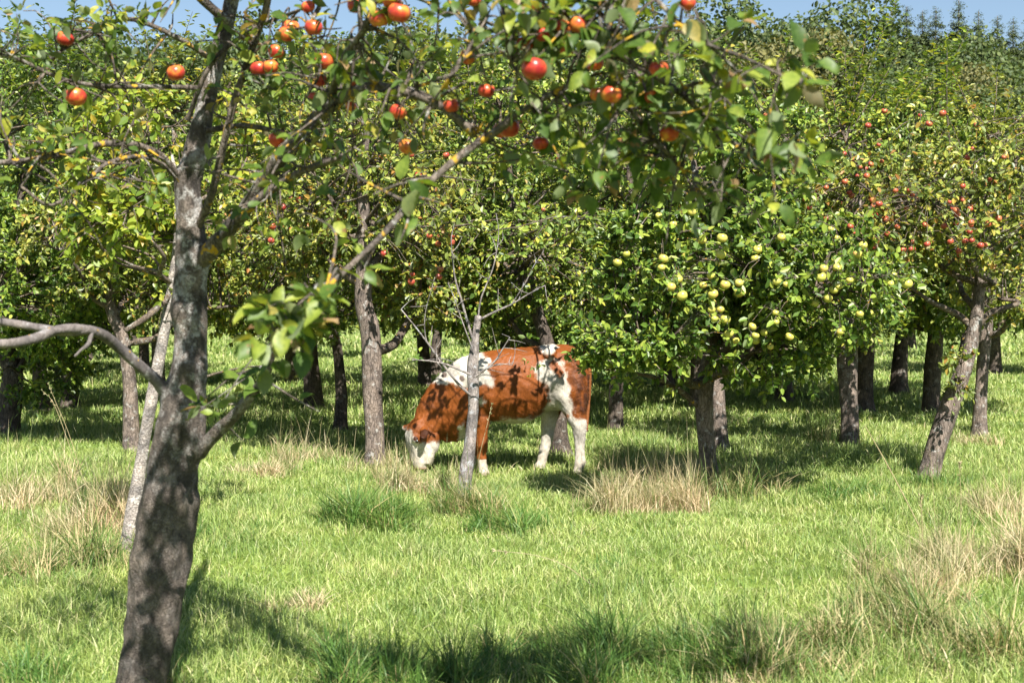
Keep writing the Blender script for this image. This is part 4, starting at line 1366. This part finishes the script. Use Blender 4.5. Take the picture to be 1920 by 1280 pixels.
    # far fore leg
    chain([(680, 600, .10, 90, .09), (690, 720, .13, 60, .07), (694, 820, .14, 40, .05), (694, 900, .14, 38, .048), (692, 960, .14, 29, .038), (690, 1020, .14, 29, .038), (686, 1044, .13, 35, .044), (684, 1062, .12, 38, .048), (684, 1078, .12, 40, .05)], 28)
    # hip bone and shoulder blade swellings, tail head
    chain([(1190, 330, -.16, 40, .05), (1175, 345, -.21, 36, .04), (1165, 365, -.16, 30, .04)], 6)
    chain([(640, 420, -.10, 60, .08), (665, 540, -.17, 62, .06), (690, 650, -.16, 60, .06)], 10)
    chain([(1120, 312, 0, 18, .05), (1200, 308, 0, 20, .05), (1300, 314, 0, 22, .05), (1370, 342, 0, 22, .04)], 8)
    # ears
    chain([(388, 805, -.13, 16, .02), (396, 822, -.19, 28, .022), (398, 842, -.25, 30, .016), (392, 862, -.30, 14, .01)], 10)
    chain([(350, 800, .04, 16, .02), (310, 812, .10, 24, .02), (270, 822, .15, 26, .016), (240, 828, .18, 10, .01)], 10)
    me = bpy.data.meshes.new("cow_body")
    me.from_pydata([tuple(v) for v in V], [], Fc)
    me.update()
    tmp = bpy.data.objects.new("body", me)
    COL.objects.link(tmp)
    rm = tmp.modifiers.new("remesh", 'REMESH')
    rm.mode = 'VOXEL'
    rm.voxel_size = 0.0095
    sm = tmp.modifiers.new("smooth", 'SMOOTH')
    sm.factor = 0.5
    sm.iterations = 7
    dg = bpy.context.evaluated_depsgraph_get()
    dg.update()
    ev = tmp.evaluated_get(dg)
    body = bpy.data.meshes.new_from_object(ev)
    body.name = "cow_body"
    bpy.data.objects.remove(tmp)
    co = np.zeros(len(body.vertices) * 3, dtype=np.float32)
    body.vertices.foreach_get("co", co)
    co = co.reshape(-1, 3).astype(float)
    # back to drawing coordinates
    rel = co - CAM
    rel[:, 1] += 0
    base_dep = D0 * FW[1]
    zx = ((co[:, 0]) / D0 * F + 960 - 680) / S
    uz = (rel[:, 2] + D0 * math.sin(TH)) / math.cos(TH)
    zy = ((640 - uz / D0 * F) - 560) / S
    offy = co[:, 1] - base_dep
    # lumpy coat
    rng = np.random.default_rng(3)

    def nz(f, seed):
        r = np.random.default_rng(seed)
        out = np.zeros(len(co))
        for k in range(7):
            w_ = r.normal(0, 1, 3)
            w_ = w_ / np.linalg.norm(w_) * f * r.uniform(.7, 1.5)
            out += np.sin(co @ w_ + r.uniform(0, 6.28))
        return out / 3.0
    def groove(x0, y0, x1, y1, wdt, amp):
        dx, dy = x1 - x0, y1 - y0
        q = np.clip(((zx - x0) * dx + (zy - y0) * dy) / (dx * dx + dy * dy), 0, 1)
        dist = np.hypot(zx - x0 - q * dx, zy - y0 - q * dy)
        return amp * np.exp(-(dist / wdt) ** 2) * (offy < 0.02)
    vn = np.zeros(len(body.vertices) * 3, dtype=np.float32)
    body.vertices.foreach_get("normal", vn)
    vn = vn.reshape(-1, 3).astype(float)
    disp = .0035 * nz(28, 21) + .0028 * nz(62, 22) + .002 * nz(120, 23)
    for g_ in ((835, 470, 850, 700, 26, -.022), (900, 430, 915, 690, 30, -.007), (985, 430, 1000, 700, 30, -.007), (1150, 700, 1230, 560, 30, -.024), (1060, 400, 1150, 560, 45, -.016),
               (660, 540, 600, 820, 24, -.02), (590, 560, 520, 800, 24, -.014), (520, 560, 440, 780, 22, -.01), (700, 620, 770, 720, 28, -.016), (690, 400, 770, 430, 30, -.008),
               (1290, 420, 1300, 640, 28, -.014), (1330, 660, 1290, 720, 26, -.014), (420, 890, 470, 980, 22, -.012), (760, 450, 750, 600, 40, .012), (1230, 470, 1250, 600, 50, .014), (1180, 350, 1120, 330, 26, .01)):
        disp = disp + groove(*g_)
    disp = disp + (.0035 * nz(75, 31) + .002 * nz(150, 32)) * np.clip((zx - 1290) / 60, 0, 1) * np.clip((780 - zy) / 60, 0, 1)
    co = co + vn * disp[:, None]
    body.vertices.foreach_set("co", co.astype(np.float32).ravel())
    body.update()
    nx, ny = nz(34, 1) * 8 + nz(90, 2) * 7 + nz(220, 5) * 3, nz(34, 3) * 8 + nz(90, 4) * 7 + nz(220, 6) * 3

    def inside(poly):
        r = np.zeros(len(X), bool)
        n = len(poly)
        for i in range(n):
            x0, y0 = poly[i]
            x1, y1 = poly[(i + 1) % n]
            c = ((y0 > Yd) != (y1 > Yd)) & (X < (x1 - x0) * (Yd - y0) / ((y1 - y0) if y1 != y0 else 1e-9) + x0)
            r ^= c
        return r
    BROWN = np.array([0.16, 0.045, 0.0075])
    DKB = np.array([0.055, 0.017, 0.006])
    WHITE = np.array([0.47, 0.435, 0.375])
    CREAM = np.array([0.40, 0.345, 0.265])
    col = np.tile(BROWN, (len(co), 1))
    tone = np.clip(.5 + .5 * nz(22, 9), 0, 1)[:, None]
    col = col * (0.82 + 0.36 * tone)
    # darker curly rear
    rear = np.clip((zx - 1290) / 60, 0, 1)[:, None] * np.clip((760 - zy) / 60, 0, 1)[:, None]
    curl = np.clip(.62 + .45 * nz(75, 31) + .3 * nz(150, 32), 0, 1)[:, None]
    col = col * (1 - rear * curl) + DKB * rear * curl
    acc = np.zeros(len(co))
    for it in range(7):
        X = zx + nx + nz(300, 50 + it) * 6 + rng.normal(0, 3)
        Yd = zy + ny + nz(300, 70 + it) * 6 + rng.normal(0, 3)
        white = np.zeros(len(co), bool)
        white |= inside([(440, 500), (470, 540), (560, 520), (600, 545), (700, 540), (790, 520), (830, 540), (835, 500), (790, 440), (800, 390), (740, 330), (660, 300), (520, 330), (430, 420)])
        white |= inside([(1070, 430), (1110, 500), (1160, 520), (1175, 600), (1150, 700), (1120, 760), (1100, 900), (1060, 1110), (1200, 1110), (1225, 800), (1250, 690), (1290, 730), (1305, 800), (1300, 1110), (1430, 1110), (1420, 790), (1395, 750), (1330, 745), (1310, 690), (1300, 560), (1285, 450),
                         (1240, 390), (1180, 370), (1110, 390)]) & ~inside([(1170, 400), (1215, 390), (1265, 430), (1270, 480), (1235, 490), (1190, 460)])
        white |= inside([(1090, 270), (1130, 330), (1185, 350), (1230, 310), (1240, 260)])
        white |= inside([(830, 800), (860, 757), (960, 742), (1080, 738), (1150, 715), (1160, 820), (830, 840)])
        white |= inside([(730, 640), (770, 605), (790, 640), (745, 665)])
        white |= (zy > 1000) & (zx < 900) & (zx > 560)
        white |= inside([(610, 880), (610, 800), (650, 770), (670, 850), (640, 930)])
        # face blaze: all below the brow
        face = inside([(180, 780), (320, 835), (345, 880), (420, 895), (470, 900), (520, 905), (520, 1120), (180, 1120)])
        white |= face
        acc += white
    wt = (acc / 7)[:, None]
    low = np.clip((zy - 900) / 120, 0, 1)[:, None]
    wcol = (WHITE * (1 - .6 * low) + CREAM * .6 * low) * (0.74 + 0.36 * tone) * np.clip(.98 + .13 * nz(55, 33) + .1 * nz(130, 34), .6, 1.2)[:, None]
    col = col * (1 - wt) + wcol * wt
    for sx, sy, sr in ((517, 478, 17), (630, 495, 17), (498, 508, 8), (505, 455, 6), (760, 455, 10)):
        k = np.hypot(zx - sx, zy - sy) < sr
        col[k] = (0.12, 0.09, 0.075)
    # muzzle and hooves
    muz = (zy > 1055) & (zx < 460)
    col[muz] = (0.5, 0.33, 0.27)
    hoof = (zy > 1078) & (zx > 640)
    col[hoof] = (0.22, 0.18, 0.13)
    # inner ear of the near side
    ear = (offy < -.22) & (zx < 440) & (zy < 880)
    col[ear] = DKB * .7
    at = body.color_attributes.new("coat", 'FLOAT_COLOR', 'POINT')
    at.data.foreach_set("color", np.hstack([col, np.ones((len(co), 1))]).astype(np.float32).ravel())
    m, n, l, out = mat("cow_coat")
    va = n.new("ShaderNodeVertexColor")
    va.layer_name = "coat"
    tc = n.new("ShaderNodeTexCoord")
    mp = n.new("ShaderNodeMapping")
    mp.inputs['Scale'].default_value = (1, 1, .45)
    l.new(tc.outputs['Object'], mp.inputs[0])
    t1 = noise(n, l, 85, 5, .7, vec=mp.outputs[0])
    t2 = noise(n, l, 26, 3, .6)
    r1 = ramp(n, [(.3, (.66, .64, .62)), (.7, (1.22, 1.22, 1.22))])
    l.new(t1.outputs[0], r1.inputs[0])
    c = mix(n, l, .8, va.outputs[0], r1.outputs[0], 'MULTIPLY')
    p = n.new("ShaderNodeBsdfPrincipled")
    p.inputs['Roughness'].default_value = .55
    p.inputs['Specular IOR Level'].default_value = .22
    l.new(c, p.inputs['Base Color'])
    ad = n.new("ShaderNodeMath")
    ad.operation = 'MULTIPLY_ADD'
    l.new(t2.outputs[0], ad.inputs[0])
    ad.inputs[1].default_value = 1.2
    l.new(t1.outputs[0], ad.inputs[2])
    bp = n.new("ShaderNodeBump")
    bp.inputs['Strength'].default_value = .4
    bp.inputs['Distance'].default_value = .01
    l.new(ad.outputs[0], bp.inputs['Height'])
    l.new(bp.outputs[0], p.inputs['Normal'])
    l.new(p.outputs[0], out.inputs[0])
    body.materials.clear()
    body.materials.append(m)
    body.polygons.foreach_set("use_smooth", np.ones(len(body.polygons), bool))
    base = np.array([co[:, 0].mean(), base_dep, 0.0])
    for v_ in (co,):
        pass
    body.transform(Matrix.Translation(-Vector(base)))
    cow = thing("cow", "young brown and white cow grazing with its head down in the grass", "cow", base)
    obj("body", body, cow)
    # hair: short strands standing off the coat
    nrm = np.zeros(len(body.vertices) * 3, dtype=np.float32)
    body.vertices.foreach_get("normal", nrm)
    nrm = nrm.reshape(-1, 3).astype(float)
    N = 45000
    idx = rng.integers(0, len(co), N)
    flow = np.tile([0.75, 0, -0.65], (N, 1))
    dv = unit(nrm[idx] * .3 + flow * .9 + rng.normal(0, .22, (N, 3)))
    Lh = rng.uniform(.007, .017, N) * np.where(zx[idx] > 1290, 1.5, 1.0) * np.where(zy[idx] > 880, .6, 1.0)
    pz = co[idx] - base - nrm[idx] * .002
    s_ = unit(np.cross(dv, nrm[idx] + 1e-3)) * 0.0011
    HV = np.stack([pz - s_, pz + s_, pz + dv * Lh[:, None]], 1).reshape(-1, 3)
    hm = mesh_arrays("coat_hair", HV, np.full(N, 3), np.arange(3 * N), m, False)
    ha = hm.color_attributes.new("coat", 'FLOAT_COLOR', 'POINT')
    hc = np.repeat(np.hstack([col[idx] * rng.uniform(.75, 1.25, (N, 1)), np.ones((N, 1))]), 3, axis=0)
    ha.data.foreach_set("color", hc.astype(np.float32).ravel())
    obj("coat_hair", hm, cow)
    # eye
    eb = bpy.data.meshes.new("eye")
    import bmesh
    bm = bmesh.new()
    bmesh.ops.create_uvsphere(bm, u_segments=16, v_segments=10, radius=.017)
    bm.to_mesh(eb)
    bm.free()
    em, n, l, out = mat("cow_eye")
    p = n.new("ShaderNodeBsdfPrincipled")
    p.inputs['Base Color'].default_value = (.012, .008, .006, 1)
    p.inputs['Roughness'].default_value = .12
    l.new(p.outputs[0], out.inputs[0])
    eb.materials.append(em)
    eo = obj("eye", eb, cow)
    eo.location = C(352, 885, -.192) - base
    # tail hanging behind the rump
    tb = Tubes()
    pts = smooth_path([C(1385, 340, .0), C(1418, 380, .01), C(1432, 480, .02), C(1428, 620, .03), C(1420, 740, .03), C(1416, 840, .03)], 20)
    tb.add(pts, np.concatenate([np.linspace(.03, .016, 13), np.linspace(.02, .012, 7)]), 9, .1, rng, cap=True)
    tm = tb.mesh("tail", m, base)
    ta = tm.color_attributes.new("coat", 'FLOAT_COLOR', 'POINT')
    ta.data.foreach_set("color", np.tile([.2, .07, .022, 1], (len(tm.vertices), 1)).astype(np.float32).ravel())
    obj("tail", tm, cow)


# ------------------------------------------------------------------ tufts and stalks
def tuft(label, px, py, rx_px, n, h, material, depth=0.25, seed=0, wd=0.005, lean=0.6, cat="grass tuft", name="grass_tuft", stalks=0):
    rng = np.random.default_rng(seed)
    b, d = G(px, py)
    rx = rx_px * d / F
    u = np.clip(rng.normal(0, .42, n), -1, 1)
    v = np.clip(rng.normal(0, .42, n), -1, 1)
    x = b[0] + u * rx
    y = b[1] + v * depth
    K = 9
    sc = rng.uniform(-.85, .85, (K, 2))
    sh = rng.uniform(.45, 1.15, K)
    pick = rng.integers(0, K, n)
    m_ = rng.random(n) < .72
    u = np.where(m_, np.clip(sc[pick, 0] + rng.normal(0, .13, n), -1, 1), u)
    v = np.where(m_, np.clip(sc[pick, 1] + rng.normal(0, .13, n), -1, 1), v)
    x = b[0] + u * rx
    y = b[1] + v * depth
    hh = h * np.where(m_, sh[pick], .5) * rng.beta(1.5, 1.6, n) * 1.35
    az = rng.uniform(0, 6.283, n) * .75 + np.arctan2(v - sc[pick, 1], u - sc[pick, 0]) * .25 + rng.normal(0, .5, K)[pick]
    ln = np.clip(rng.beta(1.8, 2.0, n) * lean * 1.9, 0, 1.35)
    pos = np.stack([x, y, gz(x, y) - .005], 1)
    W = wd * rng.uniform(.5, 1.4, n)
    if stalks:
        k = rng.choice(n, stalks, replace=False)
        hh[k] = h * rng.uniform(1.3, 2.1, stalks)
        ln[k] = rng.uniform(.05, .45, stalks)
        W[k] = wd * .6
    o = obj(name, blades_mesh(name, pos, hh, W, az, ln, material, b, seed), None, b)
    tag(o, label, cat)
    return o


def stalk(label, pts, w0, seed, seedhead=True, group=None, bent=True):
    """pts: (px, py, d) from the ground up"""
    rng = np.random.default_rng(seed)
    p0, d = G(pts[0][0], pts[0][1])
    path = smooth_path([p0] + [P(a, b, d + k) for a, b, k in pts[1:]], 20)
    tb = Tubes()
    tb.add(path, np.linspace(w0, w0 * .5, 20), 5)
    if seedhead:
        for i in range(26):
            k = 19 - int(abs(rng.normal(0, 2.2)))
            dv = unit(rng.normal(0, .5, 3) + (path[-1] - path[-3]) * 20)
            q = path[max(k, 8)]
            tb.add([q, q + dv * .012, q + dv * .024], [.001, .0026, .0006], 4)
    o = obj("grass_stalk", tb.mesh("grass_stalk", STRAW, p0), None, p0)
    tag(o, label, "grass stalk", group)


def build_tufts():
    T = tuft
    T("tall straw-coloured grass clump between the thin dark trunk and the cracked trunk", 595, 862, 90, 900, .30, STRAW, .4, 1, .005, .55, stalks=14)
    T("dry grass collar round the foot of the cracked brown trunk", 703, 880, 60, 700, .26, STRAW, .25, 2, .005, .5, stalks=6)
    T("brownish dry tuft in front of the muzzle of the cow", 790, 918, 80, 1500, .30, STRAW, .3, 3, .0045, .6, stalks=6)
    T("dark green grass tuft left of the foot of the dead young tree", 700, 985, 100, 2400, .36, GREENTUFT, .35, 4, .0055, .75)
    T("mixed green tuft wrapped round the foot of the dead young tree", 880, 962, 75, 1500, .34, MIXTUFT, .25, 5, .005, .65, stalks=10)
    T("low spreading green tuft right of the dead young tree", 950, 990, 80, 1200, .26, GREENTUFT, .3, 6, .0055, .8)
    T("large pale straw clump in front of the hind feet of the cow", 1195, 950, 125, 4200, .40, STRAW, .5, 7, .0036, .6, stalks=40)
    T("straw and green grass at the foot of the green-apple tree", 1330, 925, 70, 1000, .32, MIXTUFT, .25, 8, .005, .55, stalks=10)
    T("bushy green tuft just right of the green-apple tree", 1400, 925, 75, 1200, .34, MIXTUFT, .35, 9, .0055, .6, stalks=8)
    T("brown weedy tuft left of the thick weathered trunk", 1560, 835, 50, 600, .42, MIXTUFT, .35, 10, .006, .45, stalks=14)
    T("green tuft on the shaded ground before the leaning trunk", 1600, 935, 110, 1200, .18, GREENTUFT, .35, 11, .0055, .8)
    T("tuft at the foot of the leaning trunk", 1760, 920, 60, 700, .22, GREENTUFT, .25, 12, .005, .7)
    T("dry tuft at the foot of the upright greyish trunk", 1825, 830, 50, 500, .26, STRAW, .3, 13, .0055, .6)
    T("wide dry grass clump at the right edge of the meadow", 1850, 1085, 150, 2600, .42, STRAW, .6, 14, .004, .6, stalks=40)
    T("dry drooping clump left of the wide one at the right edge", 1710, 1120, 90, 1500, .32, STRAW, .4, 15, .004, .75)
    T("green and straw tuft in the lower right corner", 1800, 1235, 160, 2800, .32, MIXTUFT, .4, 16, .0045, .75)
    T("tall dark green tuft at the bottom centre in crown shade", 1020, 1262, 170, 4600, .31, GREENTUFT, .4, 17, .0048, .7, stalks=22)
    T("shaded green tuft at the bottom right of centre", 1290, 1245, 200, 4800, .28, GREENTUFT, .4, 18, .0046, .75, stalks=20)
    T("spiky dark tuft at the bottom left of centre", 740, 1285, 130, 2400, .27, GREENTUFT, .3, 19, .005, .6, stalks=20)
    T("brown dried tuft at the bottom edge among the green tufts", 1400, 1285, 80, 900, .2, STRAW, .2, 20, .0045, .9)
    T("tall dry clump left of the foreground trunk", 180, 985, 130, 2600, .46, STRAW, .6, 21, .0045, .5, stalks=26)
    T("green and dry clump low at the left edge", 50, 1070, 140, 2600, .36, MIXTUFT, .5, 22, .0055, .7)
    T("dry clump at the left edge behind the green one", 30, 950, 110, 1700, .38, STRAW, .45, 23, .005, .55, stalks=14)
    T("straw clump round the foot of the pale white-barked tree", 250, 1045, 90, 1300, .26, MIXTUFT, .35, 24, .0045, .65)
    T("low green tuft right of the foreground trunk", 420, 1010, 70, 800, .2, GREENTUFT, .3, 25, .005, .75)
    T("dry tuft right of the foreground trunk at mid distance", 480, 890, 80, 1400, .24, STRAW, .3, 26, .005, .65)
    T("short spiky tuft in the lower left corner", 60, 1290, 90, 800, .18, GREENTUFT, .3, 27, .005, .6)
    T("dark tuft at the very foot of the foreground trunk", 290, 1300, 60, 500, .16, MIXTUFT, .15, 28, .0045, .6)
    T("dark green tuft along the bottom edge toward the right", 1500, 1262, 160, 3200, .27, MIXTUFT, .3, 37, .005, .7, stalks=14)
    T("tall wispy straw tuft low at the right, half green", 1660, 1200, 110, 1700, .34, MIXTUFT, .35, 38, .0042, .65, stalks=16)
    T("straw tuft between the cow and the green-apple tree", 1265, 900, 60, 900, .34, STRAW, .3, 31, .005, .5, stalks=14)
    T("weedy tuft right of the hind legs of the cow", 1140, 880, 50, 600, .3, MIXTUFT, .25, 32, .005, .5, stalks=12)
    T("thin straw tuft beside the head of the cow", 740, 905, 45, 600, .28, STRAW, .25, 33, .0045, .55, stalks=10)
    T("pale wispy tuft on the open grass right of the leaning trunk", 1880, 960, 90, 1200, .26, STRAW, .4, 34, .004, .65, stalks=16)
    T("small green tuft in the open centre of the meadow", 1130, 1075, 60, 500, .13, GREENTUFT, .25, 35, .0045, .8)
    T("small dry tuft in the open meadow left of centre", 560, 1120, 60, 900, .12, STRAW, .25, 36, .004, .9)
    stalk("long pale stalk leaning left across the right meadow", [(1728, 990, 0), (1690, 920, 0), (1655, 855, 0), (1622, 798, 0)], .005, 1, False)
    stalk("upright pale stalk left of the dry clump on the right", [(1730, 1062, 0), (1730, 1000, 0), (1726, 930, 0)], .0035, 2)
    stalk("upright seeding stalk right of the leaning trunk foot", [(1800, 1010, 0), (1802, 940, 0), (1799, 870, 0)], .003, 3)
    stalk("tall bent seeding stalk at the left, the shorter of two", [(150, 905, 0), (125, 820, 0), (100, 755, 0), (80, 733, 0)], .0028, 4)
    stalk("tall straight seeding stalk at the left, the longer of two", [(156, 905, 0), (128, 810, 0), (105, 755, 0), (92, 722, 0)], .0028, 5)
    stalk("thin dark stalk leaning against the foot of the dead young tree", [(885, 925, -.2), (900, 850, -.2), (915, 790, -.2), (922, 760, -.2)], .0035, 6)
    stalk("thin arching stalk lying over the open grass", [(1120, 1110, 0), (1060, 1060, 0), (1000, 1040, 0), (930, 1032, 0)], .003, 7)


build_ground()
build_grass()
build_wood()
build_rear_rows()
build_orchard()
build_cow()
build_young_tree()
build_foreground_tree()
build_tufts()
print("apples", APPLES[0])
